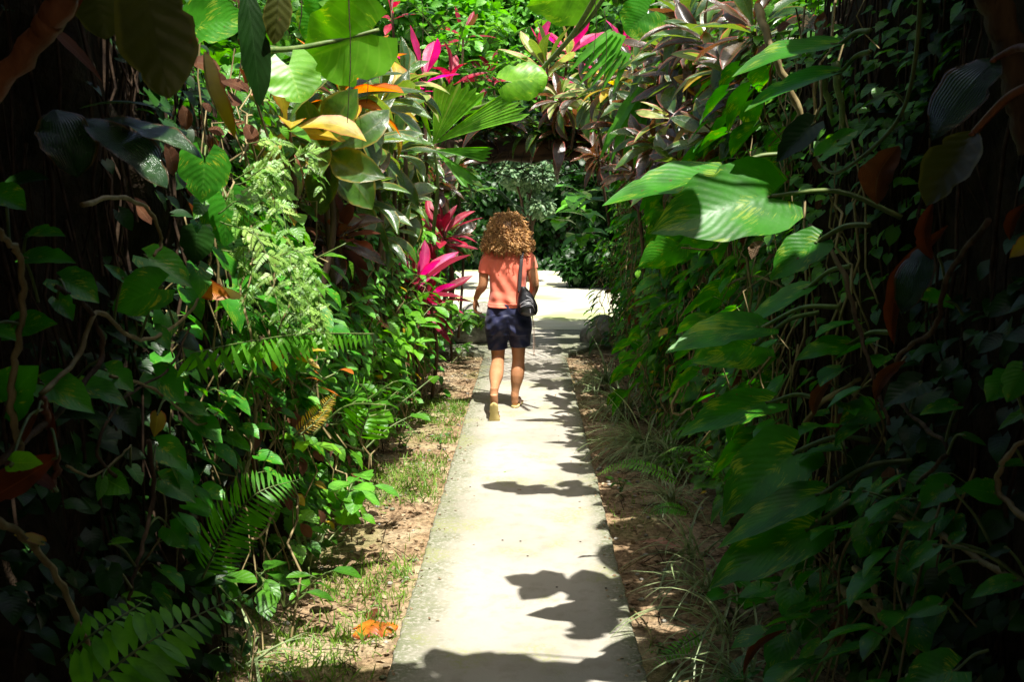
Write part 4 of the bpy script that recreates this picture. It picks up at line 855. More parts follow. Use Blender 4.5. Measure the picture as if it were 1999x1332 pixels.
vine('pair of forked vines sloping across the lower right corner', [(1718, 995), (1780, 1022), (1850, 1052), (1930, 1105), (2020, 1150)], .008, [
    ((1830, 1065, 2.0), (1772, 1115, 2.0), dict(wid=.55, n=(-.1, .9, .4))),
    ((1858, 1058, 2.05), (1885, 1040, 2.05), dict(wid=.8)),
    ((1838, 1180, 2.1), (1768, 1205, 2.1), dict(wid=.6, n=(-.1, .7, .7), petiole=(1870, 1215, 2.1))),
    ((1700, 1025, 2.4), (1680, 1085, 2.4), dict(wid=.95, n=(-.1, .3, 1))),
    ((1985, 1135, 1.95), (1900, 1165, 1.95), dict(wid=.55, n=(-.1, .9, .4))),
    ((1965, 1070, 2.0), (1920, 1090, 2.0), dict(wid=.6, mat='dark_leaf')),
    ((1835, 1120, 2.2), (1818, 1170, 2.2), dict(wid=.9, mat='dark_leaf', n=(-.1, .3, 1))),
    ((1650, 960, 2.6), (1612, 1000, 2.6), dict(wid=.6, mat='pothos')),
    ((1690, 960, 2.5), (1660, 985, 2.5), dict(wid=.7, mat='pothos')),
    ((1850, 950, 2.1), (1800, 990, 2.1), dict(wid=.8, mat='pothos', n=(-.2, .6, .8)))])
vine('branching bare vine low in the dark right bank', [(1640, 1150, 2.9), (1700, 1190, 2.7), (1740, 1230, 2.6), (1790, 1275, 2.5)], .012, name='bare_vine', stem='stem_tan')
vine('bare vine arching down to join the branching one at the lower right', [(1668, 1110, 2.9), (1700, 1140, 2.75), (1720, 1190, 2.65), (1745, 1235, 2.55)], .009, name='bare_vine', stem='stem_tan')
vine('large round leaf with dark spots at the bottom right corner', [(1900, 1290, 2.0)], leaves=[((1868, 1308, 2.0), (1770, 1345, 2.0), dict(wid=1.0, mat='pothos', n=(-.1, .8, .6), petiole=(1930, 1270, 2.0)))], name='large_pothos_leaf', cat='leaf')
vine('leaf bunch on a stiff tan stem at the right edge', [(2010, 1020, 1.9), (1950, 960, 2.0), (1960, 900, 2.0), (2010, 850, 2.0)], .006, [
    ((1945, 965, 2.0), (1880, 955, 2.0), dict(wid=.9, n=(-.1, .5, .8))),
    ((1998, 905, 2.0), (1950, 910, 2.0), dict(wid=.5)),
    ((2010, 800, 2.0), (1950, 838, 2.0), dict(wid=.35, mat='creeper_light', tone=.1)),
    ((1965, 735, 2.0), (1930, 780, 2.0), dict(wid=1.0, n=(-.1, .4, .9))),
    ((2000, 720, 1.95), (1968, 780, 1.95), dict(wid=.9, n=(-.1, .5, .9))),
    ((2020, 470, 1.9), (1975, 500, 1.9), dict(wid=.8, mat='yellow', tone=.2, n=(-.1, .5, .8)))])
vine('grey green drooping leaf with a red stalk at the upper right', [(2030, 190, 1.9)], leaves=[((1948, 112, 2.0), (1822, 264, 1.95), dict(wid=.62, kind='ellip', mat='gloss', tone=.8, n=(-.35, .35, .85), droop=.6, fold=.25, wave=.12, petiole=(2030, 100, 1.9), pm='bark_red', pr=.006, res=(13, 21)))], name='hanging_leaf', cat='leaf')
vine('dark drooping leaf under the grey green one at the right', [(2030, 190, 1.95)], leaves=[((1905, 255, 2.05), (1810, 395, 2.0), dict(wid=.7, kind='ellip', mat='olive', n=(-.3, .3, .9), droop=.5, petiole=(2030, 160, 1.95), pm='bark_red', pr=.007, res=(13, 21)))], name='hanging_leaf', cat='leaf')
vine('hanging green leaf beside the red brown dead leaf on the right', [(1815, 480, 2.2)], leaves=[((1812, 478, 2.25), (1762, 610, 2.2), dict(wid=.62, kind='ellip', mat='gloss', tone=.3, n=(-.2, .15, .9), droop=.3, res=(11, 19)))], name='hanging_leaf', cat='leaf')
for lb, b, t, mt, wd_ in (('red brown dead leaf hanging at the right, narrow and twisted', (1822, 395, 2.2), (1832, 505, 2.2), 'dryred', .38), ('wide brown dead leaf hanging under the green loop of vine', (1755, 285, 2.4), (1725, 400, 2.4), 'dry', .75),
    ('light brown dead leaf curled in the dark at the right', (1768, 705, 2.5), (1718, 788, 2.5), 'dry', .35), ('long dark red dead leaf behind the hanging green one', (1850, 440, 2.3), (1770, 680, 2.35), 'dryred', .2),
    ('orange brown dead leaf low in the right bank', (1625, 740, 3.0), (1598, 815, 3.0), 'dry', .4), ('small bleached curled leaf high on the right bank', (1490, 470, 4.0), (1472, 508, 4.0), 'litter', .7), ('dead red leaf at the right edge', (2005, 395, 1.95), (1980, 470, 1.95), 'dryred', .4),
    ('brown dead leaf low in front of the right bank near the bottom', (1535, 1230, 3.0), (1462, 1330, 3.0), 'dry', .16)):
    vine(lb, [b], leaves=[(b, t, dict(wid=wd_, kind='ellip', mat=mt, n=(-.2, .1, .9), fold=.6, wave=.35, sx=.8))], name='dead_leaf', cat='leaf')
vine('brown ringed trunk standing in the upper right corner', [(1925, -40, 2.1), (1960, 60, 2.1), (1985, 180, 2.1), (2010, 300, 2.1)], .028, name='thin_trunk', stem='bark', cat='trunk', sides=14)
for lb, pts, rr, st in (('pale upright stem leaning left above the big leaves on the right', [(1478, 10, 3.9), (1505, 90, 3.8), (1545, 180, 3.8), (1580, 260, 3.8)], .014, 'stem_tan'), ('straight grey stem beside the leaning pale one', [(1592, 130, 3.8), (1590, 260, 3.8)], .007, 'stem_tan'),
    ('green stalk rising left of the dark right bank', [(1602, 140, 3.6), (1625, 230, 3.6)], .012, 'stem'), ('second green stalk rising left of the dark right bank', [(1630, 120, 3.5), (1648, 250, 3.5)], .012, 'stem'), ('brown vine zigzagging through the middle of the dark right bank', [(1580, 440, 3.2), (1640, 520, 3.0), (1670, 620, 2.9), (1700, 720, 2.8), (1735, 830, 2.7)], .007, 'bark'),
    ('thin brown vine curving in front of the low small leaves on the right', [(1345, 730, 5.3), (1312, 790, 5.3), (1325, 810, 5.3), (1355, 792, 5.3)], .007, 'stem_tan'), ('brown vine crossing behind the giant leaves on the right', [(1390, 620, 4.4), (1420, 560, 4.4), (1480, 540, 4.2), (1560, 580, 3.9)], .006, 'stem_tan'),
    ('tan vine rising beside the dead leaf low on the right', [(1560, 850, 3.2), (1600, 790, 3.1), (1680, 740, 2.9)], .008, 'stem_tan')):
    vine(lb, pts, rr, name='bare_vine', stem=st, cat='stem')

# ------------------------------------------------------------------ leafy strands hanging on the banks (repeats with their parts)
def strand_proto(label, seed, mat, L=1.0, n=9, ls=(.08, .13), group=None):
    r = np.random.default_rng(seed); e = thing('hanging_vine', (0, 0, 0), label, 'vine', group)
    P = smooth_path(np.array([[0, 0, 0], [.05, .03, -.3 * L], [-.02, -.03, -.62 * L], [.04, .04, -L]]), 8); m = MB(); tube(m, P, .0035, 5); m.build('stem', M['stem_tan'], e)
    for i in range(n):
        q = P[int((i + .6) / n * (len(P) - 1))]; s_ = 1 if i % 2 else -1; l = r.uniform(*ls)
        pe = q + [r.uniform(.04, .09), s_ * r.uniform(.02, .07), r.uniform(0, .05)]; d = np.array([.7, s_ * r.uniform(.1, .5), -r.uniform(.2, .8)])
        m = MB(); T = leaf_t('heart', r.uniform(.75, .95), 7, 11, .25, r.uniform(.2, .6), .06, seed=seed * 20 + i); scatter(m, T, [pe], [d], [[.5, -.2, .9]], [l], [r.random()])
        tube(m, np.array([q, (q + pe) / 2 + [0, 0, .015], pe]), .0018, 4, 1); m.build('leaf', [M[mat], M['stem']], e)
    return e
def copy_tree(o):
    c = o.copy(); sc.collection.objects.link(c)
    for ch in o.children:
        d = ch.copy(); sc.collection.objects.link(d); d.parent = c
    return c
protos = {}
rr_ = np.random.default_rng(55)
for side, nm, cnt in ((-1, 'left', 26), (1, 'right', 38)):
    pr = [strand_proto('strand of heart shaped leaves hanging among the creeper on the %s bank' % nm, 200 + k + side, ('pothos', 'creeper', 'pothos')[k], (.8, .6, 1.0)[k], (8, 8, 10)[k], ((.09, .14), (.06, .10), (.08, .12))[k], 'leafy strands hanging on the %s bank' % nm) for k in range(3)]
    for i in range(cnt):
        o = pr[i] if i < 3 else copy_tree(pr[i % 3])
        Y = 3.6 + 8.4 * ((i + rr_.random()) / cnt) if side > 0 else 3.3 + 8.5 * ((i + rr_.random()) / cnt)
        z = rr_.uniform(.7, 2.5 if side > 0 else 1.9)
        o.location = (float(wall_x(side, Y, z)) - side * rr_.uniform(.22, .34), Y, z)
        o.rotation_euler.z = (0 if side < 0 else math.pi) + rr_.normal(0, .3); s_ = rr_.uniform(.8, 1.15); o.scale = (s_, s_, s_)

for side, nm, cnt, Ya, Yb, z0, z1 in ((-1, 'left', 11, 2.95, 4.6, .85, 1.8), (1, 'right', 22, 2.3, 4.2, .4, 1.6), (1, 'right', 30, 4.0, 8.5, .6, 2.3)):
    far_ = Ya > 3.5
    pr = [strand_proto(('broad leaved vine sprig climbing among the small leaves of the right bank' if far_ else 'vine sprig with glossy heart leaves in the shade of the %s bank near the camera' % nm), 260 + k + side * 7 + 20 * far_, ('giant' if far_ else 'pothos'), (.55, .4, .7)[k], (6, 5, 8)[k], ((.15, .24), (.12, .2), (.13, .20))[k] if far_ else ((.09, .14), (.07, .12), (.10, .15))[k], 'broad leaved sprigs on the right bank' if far_ else 'shaded vine sprigs on the %s bank near the camera' % nm) for k in range(3)]
    for i in range(cnt):
        o = pr[i] if i < 3 else copy_tree(pr[i % 3]); Y = Ya + (Yb - Ya) * ((i * .618 + rr_.random() * .1) % 1); z = rr_.uniform(z0, z1)
        o.location = (float(wall_x(side, Y, z)) - side * rr_.uniform(.16, .30), Y, z); o.rotation_euler = (rr_.normal(0, .3), rr_.normal(0, .25), (0 if side < 0 else math.pi) + rr_.normal(0, .7)); s_ = rr_.uniform(.8, 1.15); o.scale = (s_, s_, s_)
def leafy(base, label, n, L, mat, seed, H=.3, kind='ellip', wid=.85, name='leafy_plant', cat='plant', group=None, stems=3, spread_=.2, up=.5, lean=(0, 0)):
    r = np.random.default_rng(seed); b = npv([base])[0]; e = thing(name, Vector(base), label, cat, group); tops = []; m = MB()
    for s_ in range(stems):
        tp = b + [r.normal(lean[0], spread_), r.normal(lean[1], spread_), H * r.uniform(.75, 1.15)]; P = smooth_path(np.array([b, (b + tp) / 2 + r.normal(0, .03, 3), tp]), 8); tube(m, P, [.006, .003], 6); tops.append(P)
    m.build('stem', M['stem'], e)
    for i in range(n):
        P = tops[i % stems]; q = P[int(np.clip(len(P) * (1 - .6 * r.random() ** 1.5), 1, len(P) - 1))]; ph = i * 2.4 + r.normal(0, .3); d = np.array([math.cos(ph), math.sin(ph), r.uniform(-.5, .35)])
        m = MB(); l = L * r.uniform(.65, 1.1); pe = q + d * .03 + [0, 0, .01]
        scatter(m, leaf_t(kind, wid * r.uniform(.85, 1.1), 7, 11, .25, r.uniform(.2, .8), .08, seed=seed * 30 + i), [pe], [d], [np.array([d[0] * .3, d[1] * .3 - .2, 1.])], [l], [r.random()]); tube(m, np.array([q, pe]), .002, 4, 1); m.build('leaf', [M[mat], M['stem']], e)
    return e
# leafy sprays closing the arch above the log
for i, (px, py, Y, mt, lb) in enumerate(((890, 85, 11.6, 'creeper_light', 'light oval leaved spray right of the vivid pink leaves at the top'), (955, 60, 12.2, 'creeper_mid', 'green oval leaved spray in the middle of the top edge'), (1005, 120, 12.0, 'creeper_light', 'light green spray left of the pale and pink cordyline'),
        (930, 150, 11.8, 'creeper', 'shaded green spray above the split fan palm leaf'), (850, 40, 11.4, 'creeper', 'dark green spray at the top edge over the vivid pink leaves'), (985, 215, 12.0, 'creeper', 'dark leafy spray sitting just above the gate log'), (1060, 225, 12.0, 'dark_leaf', 'very dark leafy spray above the right half of the gate log'))):
    leafy(at(px, py + 25, Y), lb, 34, .22, mt, 820 + i, .28, wid=.75, stems=7, spread_=.26, name='leafy_spray', cat='shrub spray')
# plants draping over the gate log
for i, (px, py, mt, L, kd, wd_) in enumerate(((905, 268, 'fern', .22, 'lance', .4), (950, 258, 'cordy_maroon', .5, 'cordy', .3), (1000, 252, 'creeper_mid', .18, 'ellip', .7), (1048, 258, 'cordy_green', .34, 'cordy', .3), (1090, 262, 'creeper', .2, 'heart', .8), (1125, 262, 'cordy_maroon', .55, 'cordy', .3), (1155, 290, 'cordy_green', .36, 'cordy', .3))):
    e = thing('draping_plant', at(px, py, 11.75), ('ferny tuft on the far left of the gate log', 'dark strap leaves drooping over the left half of the gate log', 'small yellow green leaves lying on the gate log above the curly hair', 'long green leaves drooping over the middle of the gate log', 'heart leaves hanging over the gate log right of the middle', 'maroon strap leaves drooping over the right half of the gate log', 'green strap leaves at the right end of the gate log')[i], 'plant')
    r = np.random.default_rng(900 + i); m = MB(); B = npv([at(px, py, 11.8)])[0]
    for j in range(30):
        d = np.array([r.normal(0, .9), -r.uniform(.0, .8), r.uniform(.0, 1.3) if i not in (3, 5) else r.uniform(-.4, 1.2)]); scatter(m, leaf_t(kd, wd_, 5, 9, .3, r.uniform(.6, 1.8), .1, seed=j), [B + [r.normal(0, .12), 0, r.normal(0, .03)]], [d], [[0, -.3, 1]], [L * r.uniform(.6, 1.1)], [r.random()])
    m.build('foliage', M[mt], e); m = MB(); tube(m, np.array([B + [0, .1, -.05], B]), .02, 6); m.build('stem', M['stem'], e)
# shrubs with broad light leaves on the left strip
leafy(at(665, 990, 4.5), 'bright leafy branch leaning out over the sunny left strip', 9, .15, 'creeper_light', 1, .10, wid=.8, stems=2, spread_=.10, lean=(.1, 0))
leafy(at(600, 905, 4.3), 'pair of lime leaves above the dark hollow in the left plants', 4, .14, 'lime', 2, .08, wid=.8, stems=1, spread_=.03)
leafy(gnd(555, 1190), 'low branching shrub with pointed leaves at the lower left', 16, .12, 'creeper', 3, .26, wid=.7, stems=4, spread_=.12)
leafy(at(470, 1180, 3.2), 'dull green pointed leaves around the tip of the big sword fern', 12, .12, 'creeper', 4, .08, wid=.75, stems=3, spread_=.12)
leafy(at(745, 760, 6.8), 'light green broad leaved plant spilling toward the path below the pink plants', 18, .20, 'creeper_light', 5, .35, wid=.8, stems=4, spread_=.18, lean=(.1, 0))
leafy(at(780, 700, 7.4), 'second light leaved plant just behind the one spilling toward the path', 16, .18, 'creeper_light', 6, .4, wid=.8, stems=4, spread_=.2)
leafy(at(690, 740, 6.0), 'sunlit sapling with oval leaves above the small curved fern frond', 14, .14, 'creeper_light', 7, .35, wid=.75, stems=3, spread_=.15)
leafy(at(800, 530, 8.2), 'light green sprig with narrow leaves in front of the pink leaves', 10, .18, 'creeper_light', 8, .3, wid=.55, stems=3, spread_=.15)
leafy(gnd(860, 868), 'small weed growing at the path edge left of the feet', 9, .05, 'creeper', 9, .05, wid=.6, stems=3, spread_=.05)
leafy(gnd(790, 870), 'seedling in the shade at the foot of the left plants', 10, .06, 'creeper_light', 10, .08, wid=.8, stems=3, spread_=.06)
leafy(gnd(1330, 935), 'bright heart leaved seedling at the foot of the grassy tufts on the right', 4, .09, 'lime', 11, .10, kind='heart', wid=.8, stems=2, spread_=.03)
leafy(gnd(1210, 960), 'little dark seedling beside the right path edge', 6, .04, 'creeper', 12, .06, kind='heart', stems=2, spread_=.04)
leafy(gnd(1455, 1190), 'small plant with reddish and green leaves low at the right bank', 8, .10, 'dryred', 13, .16, wid=.4, stems=3, spread_=.10)
leafy(gnd(1440, 1210), 'green leaved seedling beside the reddish small plant', 7, .09, 'pothos', 14, .14, kind='heart', stems=3, spread_=.08)
leafy(gnd(1310, 1290), 'tiny sprout in the sunny patch at the lower right', 7, .03, 'creeper_light', 15, .04, stems=3, spread_=.04)
leafy(at(560, 705, 3.85), 'yellow leaved sprig behind the long straight frond', 6, .12, 'yellow', 16, .1, wid=.5, stems=2, spread_=.08)
leafy(at(615, 765, 4.2), 'sprig with yellow red leaves under the straight frond', 5, .14, 'orange', 17, .08, wid=.35, stems=2, spread_=.08)
for i, (px, py, Y, sz) in enumerate(((560, 640, 4.7, .13), (620, 690, 5.2, .14), (700, 660, 6.0, .14), (650, 830, 5.0, .13), (590, 770, 4.7, .12), (745, 620, 7.2, .14), (820, 640, 8.6, .15), (850, 690, 9.4, .13), (710, 880, 5.6, .12), (770, 810, 6.6, .12), (840, 600, 9.3, .15), (870, 650, 10.5, .15), (540, 560, 4.4, .13), (650, 640, 5.4, .14), (770, 590, 7.4, .14), (600, 860, 4.6, .11), (530, 760, 4.1, .11), (880, 710, 10.8, .12))):
    leafy(at(px, py, Y), 'mid green oval leaved plant filling the lower left bank', 18, sz, ('creeper', 'creeper_light')[i % 3 == 1], 400 + i, .22, wid=.75, stems=5, spread_=.17, name='understory_plant', group='oval leaved plants low on the left bank')

# grass tufts
tuft(gnd(600, 1105), 'tuft of pale straight grass at the edge of the left plants', 46, .30, seed=1, wd=.03, up=(.1, .9), droop=(.1, .8), lean=(.25, .1))
tuft(gnd(480, 1300), 'arching pale strap leaves at the lower left', 12, .42, seed=2, wd=.03, up=(.6, 1.2), droop=(1., 2.0), lean=(.5, 0))
tu = 'arching striped grass tufts along the right bank'
for i, (px, py, n, L, lb) in enumerate(((1255, 745, 70, .50, 'striped grass tuft farthest from the camera on the right of the path'), (1300, 800, 80, .50, 'striped grass tuft between the nearest and farthest ones on the right'), (1335, 880, 90, .52, 'large striped grass tuft spilling over the soil at the right'), (1385, 905, 70, .46, 'striped grass tuft against the right bank behind the large one'),
        (1385, 975, 40, .36, 'shorter grass tuft under the heart shaped giant leaf'), (1425, 1085, 22, .44, 'thin tuft of long arching blades beside the pinkish dry leaf'), (1455, 1150, 22, .40, 'sparse arching grass tuft in the shade under the lowest giant leaf'), (1490, 1240, 26, .46, 'grass tuft with long thin blades near the lower right'), (1520, 1320, 22, .46, 'grass tuft cut by the bottom edge right of the path'))):
    tuft(gnd(px - 75, py + 5), lb, int(n * 1.4), L * 1.1, seed=20 + i, wd=.024, lean=(-.25, -.15), group=tu, up=(.1, 1.1), droop=(.8, 2.4))

# ------------------------------------------------------------------ cordylines and big leaves
def cor(base, top, label, mat, **k):
    b = at(*base) if len(base) == 3 else Vector(base); return cordyline(b, at(*top), label, mat, **k)
UP = (.2, -.35, .9)
cor((650, 560, 5.3), (668, 168, 5.3), 'tall cordyline with a yellow orange heart and broad green leaves', ['cordy_green', 'cordy_green', 'yellow', 'orange'], n=30, L=.46, wd=.36, seed=1, face=(.2, -.3, 1), spread_=(10, 120))
cor((560, 520, 4.7), (560, 235, 4.7), 'cordyline with a bright yellow leaf at the sunny left', ['yellow', 'cordy_green', 'cordy_pale'], n=10, L=.34, wd=.5, seed=2, face=(.2, -.6, .6))
cor((620, 600, 4.9), (632, 285, 4.9), 'broad leaved cordyline with large pale edged leaves hanging in the left middle', ['cordy_green'], n=16, L=.38, wd=.56, seed=3, face=(0, -.8, .3), spread_=(30, 110), droop=(.5, 1.3))
for i, (px, py, Y, L, mt, lb) in enumerate((
    (745, 195, 6.4, .52, ['cordy_green', 'cordy_green', 'yellow'], 'green cordyline right of the tall yellow hearted one'),
    (790, 160, 7.4, .48, ['cordy_green', 'cordy_pale'], 'pale topped cordyline left of the fan palm leaf'),
    (715, 270, 6.0, .50, ['cordy_green'], 'dark green cordyline under the tall yellow hearted one'),
    (770, 290, 7.0, .50, ['cordy_green'], 'glossy green cordyline halfway down the left bank'),
    (700, 370, 5.9, .46, ['cordy_green', 'cordy_maroon'], 'shaded cordyline under the glossy ones on the left bank'),
    (780, 385, 7.6, .46, ['cordy_green'], 'green cordyline left of the red plumed one'),
    (820, 300, 8.6, .46, ['cordy_green', 'cordy_green', 'cordy_pale'], 'small leaved cordyline near the left end of the gate log'),
    (745, 450, 6.8, .44, ['cordy_green'], 'low green cordyline in the middle of the left bank'),
    (850, 350, 10.2, .46, ['cordy_maroon'], 'maroon cordyline beside the left gate post'),
    (890, 330, 11.4, .50, ['cordy_maroon', 'cordy_green'], 'dark cordyline hanging under the left end of the gate log'),
    (660, 460, 5.5, .40, ['cordy_maroon', 'dryred'], 'rusty cordyline in the shade of the left bank'),
    (880, 460, 11, .5, ['cordy_maroon', 'cordy_green'], 'dark cordyline left of the curly hair'))):
    cor((px + 5, py + 330, Y + .2), (px, py, Y), lb, mt, n=28, L=L * .78, wd=.33, seed=10 + i, face=(.45, -.45, .75), spread_=(15, 118), droop=(.5, 1.5))
for i, (px, py, Y, L, mt, fc, n, lb) in enumerate((
    (828, 140, 8.4, .50, ['cordy_pink'], (.05, -.25, 1), 9, 'bright pink cordyline standing tall left of the fan palm leaf'),
    (880, 150, 10.5, .48, ['cordy_red'], (.1, -.3, 1), 9, 'red cordyline right of the tall pink one'),
    (905, 60, 12.0, .42, ['cordy_red', 'cordy_red', 'cordy_maroon'], (.1, -.3, 1), 9, 'red leaved cordyline high in the centre left background'),
    (765, 20, 11.5, .4, ['cordy_red'], (.1, -.3, 1), 7, 'red cordyline at the top edge above the left bank'),
    (962, 150, 12.6, .45, ['cordy_red'], (0, -.6, .4), 8, 'red cordyline with hanging leaves left of the curled lime leaf'),
    (1068, 120, 11.6, .62, ['cordy_pale', 'cordy_pink', 'cordy_green'], (0, -.35, 1), 20, 'pale and pink cordyline in the centre above the log'),
    (1110, 95, 11.9, .58, ['cordy_pink', 'cordy_pale'], (.1, -.3, 1), 14, 'pink cordyline right of the pale one in the top centre'),
    (1228, 90, 9.2, .50, ['cordy_pink'], (-.35, -.3, 1), 9, 'vivid pink cordyline near the top right of centre'),
    (866, 450, 9.0, .42, ['cordy_red'], (.25, -.3, 1), 22, 'crimson plume shaped cordyline left of the curly hair'),
    (812, 545, 8.0, .52, ['cordy_red', 'cordy_pink'], (.2, -.3, .9), 12, 'dark pink cordyline with an upright broad leaf on the left bank'),
    (838, 580, 8.6, .52, ['cordy_pink', 'cordy_red'], (.6, -.3, .7), 16, 'pink cordyline reaching over the path left of the hand'))):
    cordyline(at(px + 5, 290 if px > 900 else py + 200, Y + .2), at(px, py, Y), lb, mt, n=n, L=L, wd=.26, seed=40 + i, face=fc, spread_=(8, 100 if i != 9 else 60), droop=(.2, .9))
k = 0
for (px, py, Y, L, mt, lb) in (
    (1275, 275, 6.9, .46, ['cordy_maroon', 'cordy_green'], 'bronze cordyline low in the shade right of the gate post'),
    (1325, 320, 6.0, .46, ['cordy_green', 'cordy_maroon'], 'green and bronze cordyline just above the spotted giant leaf tip'),
    (1405, 265, 5.2, .46, ['cordy_maroon', 'cordy_green'], 'cordyline with long bronze leaves straight above the largest giant leaf'),
    (1235, 330, 8.2, .46, ['cordy_maroon'], 'dark cordyline hanging in shade behind the spotted giant leaf'),
    (1465, 170, 4.9, .46, ['cordy_green', 'cordy_maroon'], 'cordyline behind the leaf with the yellow edge'),
    (1405, 120, 5.5, .46, ['cordy_maroon', 'yellow', 'cordy_pale'], 'bronze cordyline with cream leaves left of the leaf with the yellow edge'),
    (1335, 40, 6.2, .46, ['cordy_green', 'cordy_maroon'], 'green and bronze cordyline at the top edge above the right bank'),
    (1470, 50, 4.9, .46, ['cordy_green', 'cordy_maroon'], 'green cordyline at the top edge beside the leaning pale stem'),
    (1290, 165, 7.2, .46, ['cordy_maroon', 'cordy_green', 'cordy_maroon'], 'dark bronze cordyline in the thick of the right bank top'),

    (1150, 175, 9.6, .55, ['cordy_maroon', 'cordy_green', 'cordy_pale', 'cordy_green'], 'sunlit cordyline with arching dark leaves above the right end of the log'),
    (1090, 190, 11.2, .55, ['cordy_maroon', 'cordy_pale', 'cordy_green'], 'cordyline with drooping dark leaves over the middle of the log'),
    (1195, 160, 8.6, .52, ['cordy_maroon', 'yellow', 'cordy_green'], 'cordyline with yellow inner leaves at the top of the right bank'),
    (1240, 130, 7.8, .50, ['cordy_green', 'cordy_pale', 'cordy_maroon'], 'cordyline with a yellow green heart right of the vivid pink one'),
    (1290, 90, 7.0, .50, ['cordy_maroon', 'cordy_green'], 'dark cordyline catching light at the top of the right bank'),
    (1330, 140, 6.4, .48, ['cordy_maroon', 'cordy_green'], 'glossy maroon cordyline high on the right bank'),
    (1375, 70, 5.8, .46, ['cordy_green', 'cordy_maroon'], 'cordyline at the top edge right of centre'),
    (1260, 200, 7.4, .48, ['cordy_maroon', 'cordy_green'], 'maroon cordyline hanging below the yellow green hearted one'),
    (1310, 225, 6.8, .46, ['cordy_maroon', 'cordy_pale'], 'cordyline with pale undersides on the right bank'),
    (1380, 190, 5.9, .44, ['cordy_maroon', 'yellow'], 'shaded maroon cordyline with a yellow leaf'),
    (1210, 240, 8.6, .48, ['cordy_maroon', 'cordy_green'], 'cordyline drooping beside the right end of the log'),
    (1430, 130, 5.3, .42, ['cordy_maroon', 'cordy_green'], 'dark cordyline left of the leaning pale stem'),
    (1350, 290, 6.2, .42, ['cordy_maroon', 'cordy_green'], 'dark maroon cordyline above the long spotted giant leaf'),
    (1440, 230, 5.2, .42, ['cordy_maroon', 'cordy_pale'], 'cordyline with two white lit leaves above the largest giant leaf'),
    (1165, 300, 11.0, .50, ['cordy_maroon'], 'dark cordyline hanging at the right gate post')):
    cor((px + 25, 290 if px < 1180 and py < 250 else py + (260 if px > 1230 else 140), Y + .3), (px, py, Y), lb, mt, n=30, L=L * .76, wd=.30, seed=70 + k, face=(-.5, -.4, .75), spread_=(15, 125), droop=(.5, 1.6)); k += 1

# big sunlit heart leaves at the top left, lime leaves in the centre, long curling vine
LG = dict(kind='heart', res=(15, 23), pm='stem', pr=.006)
for lb, b, t, pt, k in (
    ('huge round lime leaf glowing in the sun at the top left of centre', (735, 60, 4.5), (612, 108, 4.45), (480, 90, 4.3), dict(wid=1.05, kind='round', mat='lime', n=(.1, -.1, 1), tone=.0, petiole=None)),
    ('round lime leaf seen from below left of the huge one', (560, 120, 4.2), (585, 190, 4.15), None, dict(wid=1.15, kind='round', mat='lime', n=(.1, .1, 1), tone=.1)),
    ('bright green leaf behind the huge lime one', (655, 20, 4.9), (600, 70, 4.9), None, dict(wid=1.2, kind='round', mat='giant', n=(0, .2, 1))),
    ('lime leaf cut by the top edge left of the red plants', (640, -45, 4.9), (690, 20, 4.9), None, dict(wid=1.2, kind='heart', mat='lime', n=(0, .1, 1))),
    ('broad lime leaf at the top edge in the centre', (1150, -20, 7.6), (1040, 10, 7.5), None, dict(wid=1.0, kind='heart', mat='lime', n=(0, -.3, 1), tone=.6)),
    ('bright green leaf at the top edge right of the broad lime one', (1270, 20, 6.2), (1228, 60, 6.2), None, dict(wid=1.3, kind='round', mat='giant', n=(0, .1, 1), tone=.3)),
    ('curled lime leaf held on the long vine in the centre', (985, 160, 8.0), (1062, 150, 8.0), (1005, 165, 8.0), dict(wid=.85, kind='round', mat='lime', n=(0, .3, .8), tone=.5, curl=.4)),
    ('small rolled yellow leaf beside the curl of the long vine', (890, 200, 8.6), (935, 185, 8.6), None, dict(wid=.8, kind='round', mat='lime', n=(0, .5, .8), tone=1., curl=1.))):
    kk = dict(LG, droop=.25, fold=.12); kk.update(k)
    if pt is not None and 'petiole' not in k: kk['petiole'] = pt
    vine(lb, [b], leaves=[(b, t, kk)], name='large_heart_leaf', cat='leaf')
vine('thick stalk of the huge lime leaf coming from the shade at the left', [(490, 98, 4.1), (570, 95, 4.3), (650, 80, 4.45), (740, 58, 4.5)], .012, name='leaf_stalk', stem='stem', cat='stalk', bumps=False)
vine('long smooth vine curling down from the top centre with a hooked end', [(1175, -30, 7.2), (1130, 50, 7.6), (1090, 100, 8.0), (1030, 160, 8.3), (970, 195, 8.5), (915, 212, 8.6), (875, 195, 8.6), (860, 150, 8.6)], .018, name='curling_vine', stem='stem', cat='vine', bumps=False)
vine('second green stalk running beside the long curling vine at the top', [(1195, -30, 7.3), (1140, 50, 7.6), (1095, 90, 8.0)], .016, name='leaf_stalk', stem='stem', cat='stalk', bumps=False)
# narrow dark palm leaflets hanging at the top centre
for lb, b, t, Y in (('dark pointed palm leaflets hanging at the top centre', (1195, 60), (1110, 140), 7.0), ('lower dark palm leaflets crossing the pink plants', (1205, 95), (1130, 165), 7.0), ('long dark strap leaves hanging over the right end of the log', (1250, 170), (1170, 310), 7.2)):
    e = thing('palm_leaflets', at(b[0], b[1], Y), lb, 'palm leaf')
    for j in range(4):
        leafpart(e, (b[0] + j * 8, b[1] + j * 3, Y), (t[0] + j * 22, t[1] + j * 6, Y), wid=.16, kind='strap', mat='fern', n=(-.3, .3, .8), droop=.4, tone=.1)
